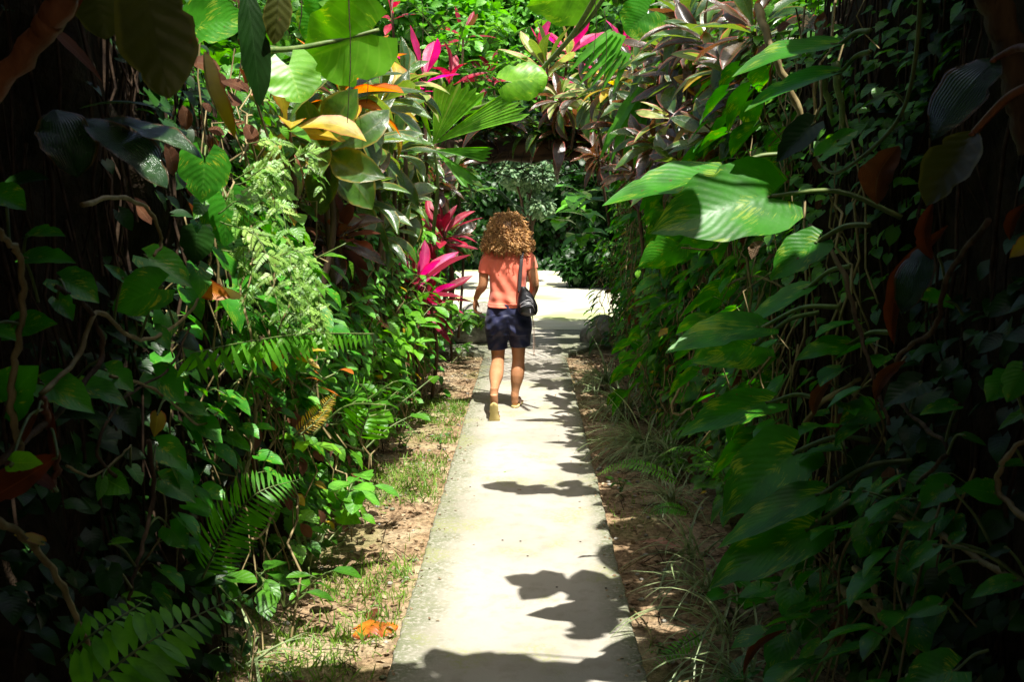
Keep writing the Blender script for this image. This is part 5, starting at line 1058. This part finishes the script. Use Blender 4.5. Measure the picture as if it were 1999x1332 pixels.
# fan palm leaf
def fan(c, label, mat='palm', blades=()):
    e = thing('fan_palm', at(*c), label, 'palm leaf'); C = at(*c)
    for (a0, a1, L0, L1, nb) in blades:
        m = MB(); nv = 12; u = np.linspace(0, 1, nb * 2 + 1); V = []; UV = []
        for j in range(nv):
            t = j / (nv - 1)
            for q, uu in enumerate(u):
                a_ = R(a0 + (a1 - a0) * uu); L = (L0 + (L1 - L0) * uu) * (1 - (.10 if q % 2 == 0 else 0) * (t > .9)); rr = t * L; zig = (.012 if q % 2 else -.012) * t
                V.append([C.x + math.cos(a_) * rr, C.y - .18 * rr + zig * 1.2 - .15 * rr * uu, C.z + math.sin(a_) * rr - .10 * rr * rr + zig * .3]); UV.append([uu, t])
        m.add(V, gridf(len(u), nv), UV, .5); m.build('blade', M[mat], e)
    m = MB(); tube(m, smooth_path([C, C + Vector((.02, .1, -.3)), C + Vector((-.05, .3, -.8))]), .008, 6); m.build('stalk', M['stem'], e); return e
fan((845, 282, 8.2), 'bright split fan palm leaf glowing above the left end of the log', blades=((112, 100, .62, .60, 3), (88, 42, .50, .62, 7), (38, 18, .80, .84, 5)))
fan((848, 292, 8.3), 'dim narrow palm leaf under the bright split fan leaf', 'fern', blades=((5, -12, .5, .45, 4), (175, 190, .4, .35, 3), (-30, -50, .45, .4, 3)))

# shrubs with oval leaves closing the view above the gate
for i, (x, Y, z, rd, h, mt, nn, sz, lb) in enumerate((
    (-1.15, 12.9, 0, .8, 4.6, 'creeper_light', 2600, (.10, .20), 'light leaved shrub behind the left gate post rising to the top edge'),
    (1.3, 12.9, 0, .8, 4.7, 'creeper', 2600, (.10, .20), 'green shrub behind the right gate post rising to the top edge'),
    (-2.6, 12.9, 0, 1.0, 5.2, 'creeper', 2600, (.10, .20), 'dense green shrub behind the left bank near the gate'),
    (2.7, 12.9, 0, 1.0, 5.2, 'creeper', 2600, (.10, .20), 'dense green shrub behind the right bank near the gate'))):
    blob_tree('tall_shrub', (x + (0 if abs(x) > .5 else 1.9), Y, z), lb, 'shrub', rd, h, M[mt], nn, sz, T=T_ell[2], seed=150 + i, trunk=.05, low=2.95 if abs(x) < 2 else .2) if abs(x) > .5 else blob_tree('tall_shrub', (x, Y + 0, z + 0), lb, 'shrub', rd, h, M[mt], nn, sz, T=T_ell[2], seed=150 + i, trunk=.03, low=3.0)
for i, (px, py, Y) in enumerate(((1128, 385, 13.5), (1108, 402, 14.5), (1135, 430, 13.2), (1108, 440, 14.0), (1160, 395, 12.8), (1120, 470, 13.4))):
    leafy(at(px, py, Y), 'large leaved climber at the right side of the gate opening', 5, .32, 'creeper_light' if i < 3 else 'creeper', 600 + i, .1, kind='heart', wid=.9, stems=2, spread_=.12, name='big_leaf_climber', cat='climber', group='large leaved climbers at the right gate post')
# hanging strands silhouetted against the bright clearing at the right post
for i, (px, py, Y) in enumerate(((1178, 560, 12.0), (1172, 610, 11.8), (1180, 520, 12.2), (1190, 470, 12.0))):
    o = strand_proto('dark leafy strand outlined against the bright clearing at the right gate post', 700 + i, 'creeper', .5, 8, (.10, .15), 'leafy strands outlined against the clearing'); o.location = at(px, py, Y); o.rotation_euler.z = math.pi
# dark leafy sprays at the left of the opening
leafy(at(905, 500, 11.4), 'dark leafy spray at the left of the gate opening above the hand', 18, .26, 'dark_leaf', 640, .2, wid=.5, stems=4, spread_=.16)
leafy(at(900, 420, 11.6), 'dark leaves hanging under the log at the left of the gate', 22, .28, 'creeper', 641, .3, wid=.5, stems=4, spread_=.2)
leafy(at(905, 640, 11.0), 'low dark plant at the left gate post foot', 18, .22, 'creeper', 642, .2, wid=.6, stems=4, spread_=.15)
leafy(at(1060, 340, 12.0), 'small green sprig growing on the middle of the gate log', 10, .12, 'creeper', 643, .16, wid=.8, stems=3, spread_=.12)
e = thing('bare_twigs', at(1010, 400, 13.0), 'pale bare twigs hanging just above the curly hair', 'twigs'); m = MB()
for a_, b_ in (((975, 372), (1020, 420)), ((985, 385), (1032, 430)), ((990, 400), (1022, 408)), ((960, 365), (990, 392)), ((1000, 398), (1012, 430))):
    tube(m, smooth_path([at(*a_, 12.8), at((a_[0] + b_[0]) / 2, (a_[1] + b_[1]) / 2 - 3, 12.8), at(*b_, 12.8)]), .012, 5)
m.build('twig', M['silver'], e)
# hanging thin creepers in front of the bright top
for i, (px, y0, y1, Y) in enumerate(((680, -20, 240, 4.4), (718, -20, 200, 4.8), (822, -20, 130, 7.0), (1160, -20, 110, 6.6), (1180, 20, 170, 6.8), (585, -20, 60, 4.0))):
    vine('thin dark dangling root hanging before the sunny plants at the top', [(px, y0, Y), (px + 4, (y0 + y1) / 2, Y), (px - 2, y1, Y)], .0022, name='dangling_root', stem='root', cat='root', group='thin roots dangling before the sunny top', sides=4)
# leafy branches overhead on the right that throw the leaf shadows on the path
def overhead(gx_, gy_, h, label, n, L, seed, sx_=.3):
    B = gnd(gx_, gy_) + SUN_DIR * (h / SUN_DIR.z); r = np.random.default_rng(seed); e = thing('overhanging_branch', B + Vector((.8, 0, -.1)), label, 'branch')
    m = MB(); tube(m, smooth_path([B + Vector((1.3, .25, -.25)), B + Vector((.7, .02, .02)), B + Vector((.3, .06, 0)), B + Vector((0, 0, 0))]), [.008, .002], 6); m.build('stem', M['bark'], e)
    for i in range(n):
        q = npv([B])[0] + [sx_ * (i / n * 2.2 - .2) , r.normal(0, .05), r.normal(0, .03)]; ph = r.uniform(0, 6.28); m = MB()
        scatter(m, leaf_t('heart', 1.0, 7, 9, .1, .2), [q], [[math.cos(ph), math.sin(ph), -.1]], [[0, 0, 1.]], [L * r.uniform(.7, 1.1)], [r.random()]); m.build('leaf', M['pothos'], e)
    return e
overhead(985, 955, 3.05, 'leafy branch reaching over the path above the striped grass', 14, .17, 1, .28)
overhead(1120, 915, 3.2, 'leafy branch just beyond the one above the striped grass', 10, .18, 2, .2)
overhead(1050, 1140, 2.85, 'leafy branch overhead near the camera on the right', 16, .20, 3, .22)
overhead(1130, 1230, 2.9, 'nearest leafy branch overhead on the right', 5, .18, 4, .2)
overhead(850, 1290, 2.95, 'thin branch overhead near the camera on the left', 5, .10, 5, .35)

# ------------------------------------------------------------------ the woman walking away
YW = 8.42
def W(px, py, dy=0.0): return npv([at(px, py, YW + dy)])[0]
SK = YW / F                                   # metres per picture pixel at her distance
def ring_loft(mb, rings, sides=28, mat=0):
    """rings: (centre, half width x, half depth y, squareness); closed at both ends"""
    a = np.linspace(0, 2 * math.pi, sides, endpoint=False); V = []
    R_ = [(rings[0][0], .001, .001)] + [(q[0], q[1], q[2]) for q in rings] + [(rings[-1][0], .001, .001)]
    for c, hx, hy in R_:
        ca, sa = np.cos(a), np.sin(a); V.append(np.stack([c[0] + hx * np.sign(ca) * np.abs(ca) ** .9, c[1] + hy * np.sign(sa) * np.abs(sa) ** .9, np.full(sides, c[2])], -1))
    n = len(R_); i = np.arange(n - 1)[:, None] * sides; j = np.arange(sides)[None]; jn = (j + 1) % sides
    mb.add(np.concatenate(V), np.stack([i + j, i + jn, i + sides + jn, i + sides + j], -1).reshape(-1, 4), None, .5, mat)
def remesh(mb, name, mat, parent, vox, smooth_it=4, fn=None):
    me = mb.mesh(name + '_raw', mat); o = bpy.data.objects.new(name + '_raw', me); sc.collection.objects.link(o)
    m1 = o.modifiers.new('r', 'REMESH'); m1.mode = 'VOXEL'; m1.voxel_size = vox; m1.use_smooth_shade = True
    m2 = o.modifiers.new('s', 'SMOOTH'); m2.iterations = smooth_it; m2.factor = .5
    dg = bpy.context.evaluated_depsgraph_get(); me2 = bpy.data.meshes.new_from_object(o.evaluated_get(dg)); me2.name = name
    bpy.data.objects.remove(o); me2.materials.clear(); me2.materials.append(mat)
    if fn is not None:
        n = len(me2.vertices); co = np.empty(n * 3, np.float32); me2.vertices.foreach_get('co', co); co = fn(co.reshape(-1, 3).astype(float)); me2.vertices.foreach_set('co', co.astype(np.float32).ravel()); me2.update()
    me2.polygons.foreach_set('use_smooth', np.ones(len(me2.polygons), bool))
    ob = bpy.data.objects.new(name, me2); sc.collection.objects.link(ob); ob.parent = parent
    if parent is not None: ob.location = -Vector(parent.location)
    return ob
def smat(name, col, col2, rough, sss=0., scale=30, bump=.1, dist=.003, spec=.4, sheen=0.):
    s = NT(name); tc = s.n('ShaderNodeTexCoord'); n = s.noise(tc.outputs['Object'], scale, 4); c = s.mix(s.step(n, .35, .65), col, col2)
    p = s.n('ShaderNodeBsdfPrincipled'); s.l(c, p.inputs['Base Color']); p.inputs['Roughness'].default_value = rough; p.inputs['Specular IOR Level'].default_value = spec
    if sss: p.inputs['Subsurface Weight'].default_value = sss; p.inputs['Subsurface Radius'].default_value = (.012, .004, .002); p.inputs['Subsurface Scale'].default_value = 1.0
    if sheen: p.inputs['Sheen Weight'].default_value = sheen
    bu = s.n('ShaderNodeBump'); bu.inputs['Strength'].default_value = bump; bu.inputs['Distance'].default_value = dist; s.l(s.noise(tc.outputs['Object'], scale * 6, 2), bu.inputs['Height']); s.l(bu.outputs[0], p.inputs['Normal'])
    o = s.n('ShaderNodeOutputMaterial'); s.l(p.outputs[0], o.inputs[0]); return s.m
M['skin'] = smat('skin', (.36, .165, .075), (.42, .20, .095), .48, .12, 8, .1)
M['shirt'] = smat('coral_cotton', (.84, .185, .11), (.88, .22, .135), .85, 0, 12, .25, .002, .2, .25)
M['shorts'] = smat('navy_cotton', (.006, .009, .038), (.010, .014, .055), .62, 0, 14, .35, .002, .4, .1)
M['sole'] = smat('flip_flop_sole', (.48, .38, .13), (.55, .45, .18), .7, 0, 20)
M['foam'] = smat('flip_flop_strap', (.50, .36, .28), (.55, .42, .34), .6, 0, 20)
M['bagm'] = smat('black_nylon', (.008, .008, .010), (.014, .014, .018), .38, 0, 40, .4, .002, .6)
M['strapm'] = smat('strap_webbing', (.035, .028, .028), (.05, .04, .04), .6, 0, 60)
M['zip'] = smat('grey_piping', (.30, .30, .32), (.4, .4, .42), .35, 0, 60)
s = NT('curly_hair'); at_ = s.n('ShaderNodeAttribute', attribute_name='tone'); c = s.mix(at_.outputs['Fac'], (.19, .075, .02), (.95, .56, .21))
p = s.n('ShaderNodeBsdfPrincipled'); s.l(c, p.inputs['Base Color']); p.inputs['Roughness'].default_value = .38; p.inputs['Specular IOR Level'].default_value = .6
t_ = s.n('ShaderNodeBsdfTranslucent'); s.l(c, t_.inputs[0]); mx = s.n('ShaderNodeMixShader'); mx.inputs[0].default_value = .25; s.l(p.outputs[0], mx.inputs[1]); s.l(t_.outputs[0], mx.inputs[2])
o_ = s.n('ShaderNodeOutputMaterial'); s.l(mx.outputs[0], o_.inputs[0]); M['hair'] = s.m

woman = thing('person', gnd(995, 800), 'woman with curly light brown hair, coral t-shirt and navy shorts walking away along the path', 'person')
toe = npv([gnd(964, 823)])[0]; rheel = npv([gnd(1004, 797)])[0]
kneeL = W(972, 703, -.02); ankL = np.array([W(969, 768)[0], toe[1] + .07, .215])
ankR = np.array([rheel[0] + .003, rheel[1] + .045, .085]); kneeR = np.array([W(1012, 702)[0], ankR[1] + .04, W(1012, 702)[2]])
m = MB()
# trunk, neck, head
ring_loft(m, [(W(992, 628), .16, .10), (W(992, 615), .16, .105), (W(992, 600), .155, .105), (W(992, 570), .132, .095), (W(993, 535), .145, .10), (W(993, 508), .165, .095), (W(992, 496), .13, .07), (W(990, 488), .06, .055)])
tube(m, np.array([W(990, 498), W(989, 485, .015), W(988, 465, .02)]), [.062, .052, .055], 16)
hd = W(988, 449, .03); u = np.linspace(0, math.pi, 20); v = np.linspace(0, 2 * math.pi, 30); U, V_ = np.meshgrid(u, v)
hx = np.sin(U) * np.cos(V_); hy = np.sin(U) * np.sin(V_); hz = np.cos(U)
jaw = 1 - .28 * np.clip(-hz, 0, 1) ** 1.2; P = np.stack([hd[0] + .074 * hx * jaw, hd[1] + .094 * hy * jaw + .012 * np.clip(-hz, 0, 1), hd[2] + .112 * hz], -1); m.add(P.reshape(-1, 3), gridf(20, 30))
tube(m, np.array([hd + [0, .088, .012], hd + [0, .112, -.02], hd + [0, .092, -.03]]), [.007, .013, .010], 8)      # nose
for s_ in (-1, 1):
    tube(m, np.array([hd + [s_ * .072, -.005, .015], hd + [s_ * .083, -.012, .0], hd + [s_ * .074, -.004, -.028]]), [.010, .016, .008], 8, flat=.5)
tube(m, np.array([hd + [-.024, .082, -.060], hd + [0, .090, -.058], hd + [.024, .082, -.060]]), [.004, .008, .004], 8)
# legs
hipL = W(972, 640, 0); hipR = W(1012, 640, .02)
tube(m, smooth_path(np.array([hipL, (hipL + kneeL) / 2 + [0, .0, .01], kneeL, kneeL * .62 + ankL * .38 + [0, -.018, 0], kneeL * .3 + ankL * .7 + [0, -.01, 0], ankL]), 6), [.092, .080, .072, .062, .056, .055, .060, .060, .052, .040, .034, .033], 20)
tube(m, smooth_path(np.array([hipR, (hipR + kneeR) / 2 + [0, 0, .01], kneeR, kneeR * .65 + ankR * .35 + [.004, -.02, 0], kneeR * .3 + ankR * .7 + [0, -.008, 0], ankR]), 6), [.092, .080, .070, .060, .054, .054, .059, .058, .050, .038, .033, .034], 20)
for k_ in (kneeL, kneeR): tube(m, np.array([k_ + [0, .03, .03], k_ + [0, .035, -.02]]), .036, 12)
for a_k, h_k in ((ankL, ankL + np.array([0, -.040, -.015])), (ankR, ankR + np.array([0, -.020, -.045]))): tube(m, np.array([a_k + [0, 0, .045], a_k + [0, -.004, .01], h_k + [0, .022, .0]]), [.032, .034, .030], 16)
# left foot: heel lifted, weight on the ball; right foot flat
heelL = ankL + [0, -.055, -.015]; ballL = toe + [0.004, .045, .035]
tube(m, smooth_path(np.array([heelL + [0, .028, .012], (heelL + ballL) / 2 + [0, .03, .0], ballL + [0, .01, .0], toe + [0, .085, .018]]), 5), [.031, .033, .030, .034, .040, .036, .020], 14, flat=1.0)
for k in range(5):
    b_ = ballL + [(k - 2) * .016, .015, -.008]; tube(m, np.array([b_, b_ + [(k - 2) * .002, .045 - abs(k - 3) * .006, -.006]]), [.011 if k < 4 else .014, .009], 8)
toeR = ankR + [.035, .185, -.062]
tube(m, smooth_path(np.array([ankR + [0, -.025, -.045], ankR + [.004, .03, -.035], ankR + [.018, .10, -.048], toeR + [0, -.02, 0]]), 5), [.028, .034, .036, .036, .038, .030], 14, flat=.85)
for k in range(5):
    b_ = toeR + [(k - 2) * .015, -.03, -.002]; tube(m, np.array([b_, b_ + [(k - 2) * .002, .045 - k * .005, -.004]]), [.011, .009], 8)
# arms
shL = W(951, 503, .0); elL = W(943, 556, -.02); wrL = W(929, 583, .05)
shR = W(1032, 502, .0); elR = W(1043, 556, -.05); wrR = W(1036, 590, .14)
tube(m, smooth_path(np.array([shL, (shL + elL) / 2 + [-.008, 0, 0], elL, (elL + wrL) / 2 + [-.004, -.004, 0], wrL]), 6), [.054, .050, .046, .042, .040, .039, .036, .030, .025, .024], 16)
tube(m, smooth_path(np.array([shR, (shR + elR) / 2 + [.006, -.004, 0], elR, (elR + wrR) / 2, wrR]), 6), [.054, .050, .046, .043, .041, .040, .036, .030, .025, .024], 16)
def hand(m, wr, d, side, pal):
    """palm with five fingers; d runs to the fingertips, pal is the palm's facing, side = thumb direction"""
    d = unit(d); sd_ = unit(side - (side @ d) * d); pal = unit(pal)
    for q in (-1.3, -.4, .5, 1.3): tube(m, np.array([wr + sd_ * q * .008, wr + d * .045 + sd_ * q * .015, wr + d * .082 + sd_ * q * .016]), [.014, .0145, .011], 10)
    for q, l in ((-1.5, .058), (-.5, .070), (.5, .075), (1.5, .068)):
        b_ = wr + d * .080 + sd_ * q * .0125; P = np.array([b_, b_ + d * l * .42 + pal * l * .12, b_ + d * l * .62 + pal * l * .50, b_ + d * l * .55 + pal * l * .85])
        tube(m, smooth_path(P, 4), [.0088, .008, .0072, .0062], 8)
    b_ = wr + d * .028 + sd_ * .022; P = np.array([b_, b_ + d * .025 + sd_ * .020 + pal * .006, b_ + d * .052 + sd_ * .022 + pal * .018]); tube(m, smooth_path(P, 4), [.0125, .0098, .0075], 8)
hand(m, wrL, np.array([-.10, .05, -1.]), np.array([.35, 1., 0]), np.array([1., -.1, -.1]))
hand(m, wrR, np.array([-.25, 1, -.25]), np.array([-.6, 0, .8]), np.array([-.8, 0, -.5]))
body = remesh(m, 'body', M['skin'], woman, .0042, 7)
eye = smat('eye_white', (.8, .78, .74), (.85, .83, .8), .2); iris = smat('iris', (.03, .015, .01), (.04, .02, .01), .2)
for s_ in (-1, 1):
    m = MB(); c = hd + [s_ * .030, .079, .012]; u = np.linspace(0, math.pi, 8); v = np.linspace(0, 2 * math.pi, 10); U, V_ = np.meshgrid(u, v)
    m.add(np.stack([c[0] + .0115 * np.sin(U) * np.cos(V_), c[1] + .0115 * np.sin(U) * np.sin(V_), c[2] + .0115 * np.cos(U)], -1).reshape(-1, 3), gridf(8, 10))
    m.add(np.stack([c[0] + .005 * np.sin(U) * np.cos(V_), c[1] + .0085 + .004 * np.sin(U) * np.sin(V_), c[2] + .005 * np.cos(U)], -1).reshape(-1, 3), gridf(8, 10), mat=1); m.build('eye', [eye, iris], woman)
# t-shirt
m = MB()
ring_loft(m, [(W(992, 599.5), .178, .134), (W(992, 596), .178, .134), (W(992, 585), .166, .128), (W(991.5, 568), .152, .118), (W(992, 545), .158, .122), (W(992.5, 522), .178, .122), (W(992.5, 506), .192, .112), (W(992, 497), .165, .090), (W(991, 490), .10, .075), (W(990, 485), .066, .06)], 40)
seL = W(947.5, 534, -.005); seR = W(1036.5, 527, -.01)
tube(m, smooth_path(np.array([W(970, 500), W(957, 503), (W(952, 506) + seL) / 2, seL]), 6), [.055, .064, .066, .066, .064, .064, .064], 20)
tube(m, smooth_path(np.array([W(1015, 499), W(1027, 502), (W(1031, 506) + seR) / 2, seR]), 6), [.055, .064, .066, .066, .064, .064, .064], 20)
def cloth_fn(V):
    x, y, z = V.T; cx, cz = W(992, 540)[0], W(992, 540)[2]; lx = x - cx; lz = z - cz; back = np.clip((YW - y) / .1, 0, 1)
    f = .0055 * np.sin((lx * 55 + lz * 20) + 2 * np.sin(lz * 9)) * np.clip(-lz * 3 + .6, 0, 1) + .004 * np.sin(lx * 90 - lz * 30 + 1) * np.clip(lz * 5 + .3, 0, 1)
    f = f + .006 * np.sin(lz * 60 + 4 * lx + 1.5 * np.sin(lx * 20)) * np.clip((-lz - .12) * 8, 0, 1)
    hem = .003 * ((np.abs(z - W(992, 592)[2]) < .006))
    V = V.copy(); V[:, 1] -= f * back * 1.3 + hem; return V
remesh(m, 't_shirt', M['shirt'], woman, .005, 4, cloth_fn)
m = MB(); 
for c_, wd_ in ((seL, .0655), (seR, .0655)):
    pass
# shorts
m = MB(); heL = W(972, 682); heR = W(1015.5, 674.5, .01); heL[1] -= .0; 
ring_loft(m, [(W(992.5, 652), .196, .130), (W(992.5, 640), .204, .138), (W(992.5, 625), .200, .138), (W(992, 608), .184, .130), (W(992, 596), .170, .124), (W(992, 592), .168, .122)], 40)
tube(m, smooth_path(np.array([W(972, 640), W(970.5, 660), heL]), 8), [.105, .100, .094, .088, .084], 24)
tube(m, smooth_path(np.array([W(1013, 640), W(1014.5, 658), heR]), 8), [.105, .100, .096, .092, .090], 24)
def short_fn(V):
    x, y, z = V.T; cx, cz = W(992.5, 640)[0], W(992, 640)[2]; lx = x - cx; lz = z - cz; back = np.clip((YW - y) / .1, 0, 1)
    f = .005 * np.sin(lz * 70 + np.abs(lx) * 45 + np.sin(lx * 25)) * (lz < .12) + .004 * np.sin(lx * 60 + lz * 40)
    crease = .020 * np.exp(-(lx / .012) ** 2) * np.clip((.11 - lz) * 8, 0, 1)
    cheeks = .018 * np.exp(-((np.abs(lx) - .085) / .06) ** 2 - ((lz - .01) / .07) ** 2)
    V = V.copy(); V[:, 1] += (-f - cheeks + crease) * back; return V
remesh(m, 'shorts', M['shorts'], woman, .005, 4, short_fn)
# flip flops: slab outline along the foot
def flip(name, heel, toe_, up, L, foot_w=.046):
    heel = np.asarray(heel); d = unit(np.asarray(toe_) - heel); up = unit(np.asarray(up) - (np.asarray(up) @ d) * d); sd_ = np.cross(d, up); m = MB()
    t = np.linspace(0, 1, 18); wv = foot_w * np.interp(t, [0, .04, .12, .3, .5, .75, .9, .97, 1], [.15, .50, .72, .74, .72, .98, .86, .5, .15]); V = []
    for h, q in ((-.009, .97), (-.011, .8), (0, 1.03), (.006, 1.0), (.007, .9)):
        pass
    rows = []
    for i, tt_ in enumerate(t):
        c = heel + d * L * tt_; w_ = wv[i]
        rows.append(np.array([c - sd_ * w_ * .9 + up * .006, c - sd_ * w_ + up * .001, c - sd_ * w_ * .97 - up * .010, c - up * .012, c + sd_ * w_ * .97 - up * .010, c + sd_ * w_ + up * .001, c + sd_ * w_ * .9 + up * .006, c + up * .006, c - sd_ * w_ * .9 + up * .006]))
    m.add(np.array(rows).reshape(-1, 3), gridf(9, 18))
    for row in (rows[0], rows[-1]): m.add(np.stack([row, np.repeat(row.mean(0)[None], 9, 0)], 1).reshape(-1, 3), gridf(2, 9))
    sole_ = m.build(name, M['sole'], woman); m = MB(); fr = heel + d * L * .80 + up * .02
    for s_ in (-1, 1):
        P = smooth_path(np.array([heel + d * L * .38 + sd_ * s_ * foot_w * .78, heel + d * L * .52 + sd_ * s_ * foot_w * .80 + up * .045, heel + d * L * .68 + sd_ * s_ * foot_w * .35 + up * .056, fr + up * .015]), 5); tube(m, P, .0055, 8)
    tube(m, np.array([fr + up * .018, heel + d * L * .80]), .004, 6)
    st = m.build('strap', M['foam'], sole_); st.location = (0, 0, 0)
    return sole_
dL = unit(ballL - heelL); uL = np.cross(dL, [-1, 0, 0]); uL = uL if uL[1] > 0 else -uL
flip('flip_flop', heelL + dL * .035 - uL * .050, ballL - uL * .033, uL, .205)
flip('flip_flop', ankR + [-.002, -.058, -.073], toeR + [0, .02, 0] - [0, 0, toeR[2] - .012], (0, 0, 1), .250)
# hair: core plus corkscrew curls
hc = W(989, 452, .0); m = MB(); U, V_ = np.meshgrid(np.linspace(0, math.pi, 20), np.linspace(0, 2 * math.pi, 28))
kk = 1 + .06 * sinnoise(U * 3, V_ * 3, 3, 3); zz_ = np.cos(U); wd_ = .125 + .045 * np.clip(-zz_ + .2, 0, 1)
m.add(np.stack([hc[0] + np.sin(U) * np.cos(V_) * wd_ * kk, hc[1] + np.sin(U) * np.sin(V_) * .115 * kk, hc[2] + zz_ * .128 * kk], -1).reshape(-1, 3), gridf(20, 28), tone=.0)
r = np.random.default_rng(17); ztop = W(989, 413)[2]; H_ = .345
for i in range(1700):
    t = r.random() ** .85; ph = r.uniform(0, 2 * math.pi)
    if math.sin(ph) > .55 and t > .35: continue               # leave the face clear
    Rt = .87 * np.interp(t, [0, .08, .22, .45, .7, .85, 1], [.03, .072, .115, .160, .208, .228, .19]) * r.uniform(.80, 1.02)
    cxs = hc[0] + .004 + (.012 * t if math.cos(ph) > 0 else -.006 * t); st = np.array([cxs + Rt * math.cos(ph), hc[1] + .01 + Rt * .80 * math.sin(ph), ztop - .012 - t * H_ * .88])
    if math.cos(ph) > .2: st[2] += .012
    out = np.array([math.cos(ph), math.sin(ph) * .8, 0]); l = r.uniform(.03, .09)
    dr = unit(out * (.75 - .45 * t) + np.array([0, 0, -1.]) * (.25 + .75 * t) + r.normal(0, .28, 3)); x1, _, z1 = frames(dr[None], np.array([[.3, .2, .9]])); x1, z1 = x1[0], z1[0]
    n = 15; q = np.linspace(0, 1, n); turns = l / r.uniform(.022, .042); rad = r.uniform(.006, .0145) * (.5 + .5 * np.sin(q * 3.1)); a = q * turns * 6.283 + r.uniform(0, 6.28)
    P = st + dr * (q * l)[:, None] + x1 * (rad * np.cos(a))[:, None] + z1 * (rad * np.sin(a))[:, None]
    base_t = np.clip(r.normal(.5, .24) + .10 * (t - .5), 0, 1)
    tube(m, P, np.interp(q, [0, .2, .8, 1], [.002, .0036, .0034, .0012]), 5, tone=base_t, cap=False)
for i in range(1300):         # loose flyaway hairs round the outline
    t = r.random(); ph = r.uniform(0, 2 * math.pi); Rt = .88 * np.interp(t, [0, .1, .25, .5, .75, 1], [.04, .09, .145, .185, .215, .2])
    st = np.array([hc[0] + Rt * math.cos(ph), hc[1] + Rt * .8 * math.sin(ph), ztop - .01 - t * H_ * .9]); out = np.array([math.cos(ph), math.sin(ph), .2 - .6 * t]); q = np.linspace(0, 1, 8)[:, None]
    tube(m, st + out * q * r.uniform(.01, .04) + r.normal(0, .004, (8, 3)), .0009, 3, tone=r.random(), cap=False)
m.build('hair', M['hair'], woman)

# shoulder bag on its strap, hanging at her right hip
bag = thing('shoulder_bag', W(1029, 588, -.15), 'black shoulder bag with grey piping hanging at her right hip', 'bag')
m = MB(); bc = W(1028, 590, -.165)
sh = [(-.062, .012, .094), (-.066, .035, .06), (-.078, .05, .01), (-.082, .055, -.04), (-.07, .05, -.085), (-.045, .035, -.112)]
u_ = np.linspace(0, 2 * math.pi, 24, endpoint=False); V = []
prof_ = [(.13, .018, .02, -.03), (.11, .03, .03, -.022), (.07, .055, .045, -.014), (.02, .075, .058, -.004), (-.03, .086, .062, .006), (-.075, .082, .058, .012), (-.105, .066, .045, .016), (-.118, .03, .02, .016)]
ring_loft(m, [(bc + [ox, 0, z_], hw, hd_) for (z_, hw, hd_, ox) in prof_][::-1], 28)
# front pocket
ring_loft(m, [(bc + [.012, -.045, -.098], .055, .02), (bc + [.012, -.052, -.085], .066, .028), (bc + [.008, -.055, -.03], .064, .03), (bc + [.004, -.05, .0], .05, .024)], 24)
bb = remesh(m, 'bag_body', M['bagm'], bag, .0045, 3)
m = MB()
for P in ([(-.055, -.078, -.012), (-.02, -.090, .015), (.02, -.088, .028), (.045, -.075, .012), (.062, -.06, -.03)], [(-.05, -.082, -.034), (-.01, -.094, -.014), (.03, -.092, -.006), (.055, -.078, -.03), (.07, -.065, -.07)], [(-.004, -.062, .06), (.03, -.06, .04), (.055, -.05, .01), (.075, -.04, -.03)], [(.03, -.088, -.05), (.032, -.09, -.085)]):
    tube(m, smooth_path([Vector(bc + np.array(q)) for q in P], 6), .0028, 6)
m.build('piping', M['zip'], bag)
m = MB()
P = smooth_path(np.array([W(1014, 572, -.15), W(1015.5, 540, -.142), W(1018, 508, -.125), W(1020, 490, -.075), W(1020, 484, -.01), W(1019, 490, .08), W(1020, 510, .13)]), 8)
tube(m, P, .0145, 10, flat=.16); 
P = smooth_path(np.array([W(1022, 560, -.13), W(1030, 545, -.08), W(1030, 520, .0)]), 8); m.build('strap', M['strapm'], bag)
m = MB(); tube(m, smooth_path(np.array([W(1038, 610, -.14), W(1040.5, 635, -.14), W(1041, 665, -.14), W(1041.5, 690, -.14)]), 6), .0026, 6); tube(m, smooth_path(np.array([W(1039, 612, -.15), W(1043, 640, -.14), W(1044, 668, -.14), W(1043.5, 693, -.14)]), 6), .0022, 6); tube(m, np.array([W(1042, 690, -.14), W(1044, 694, -.14)]), .006, 8)
m.build('dangling_cord', M['foam'], bag)

# palm fronds arching over the far half of the path, above the picture, that dapple the concrete and the woman's feet
for i, (x0, Y0, x1, Y1, z) in enumerate(((1.6, 8.4, -.9, 8.7, 4.5), (1.7, 9.0, -1.1, 9.2, 4.8), (1.6, 9.6, -.8, 9.9, 4.6), (-1.7, 8.8, .9, 9.5, 4.9), (-1.6, 10.1, 1.0, 10.4, 4.7))):
    r = np.random.default_rng(950 + i); P = smooth_path(np.array([[x0, Y0, z - .5], [x0 * .6 + x1 * .4, (Y0 + Y1) / 2 + .05, z + .05], [x1, Y1, z - .25]]), 10)
    e = thing('palm_frond', Vector(P[0]), 'palm frond arching over the far half of the path above the walking woman', 'palm frond', 'palm fronds arching over the far half of the path')
    m = MB(); frond(m, P, 34, .42, .10, plane=(0, 0, 1), tone=.5, ang=58, shape=[.7, 1, 1, .8, .4], rs=.008, droop=.5, seed=i); m.build('frond', [M['fern'], M['stem']], e)
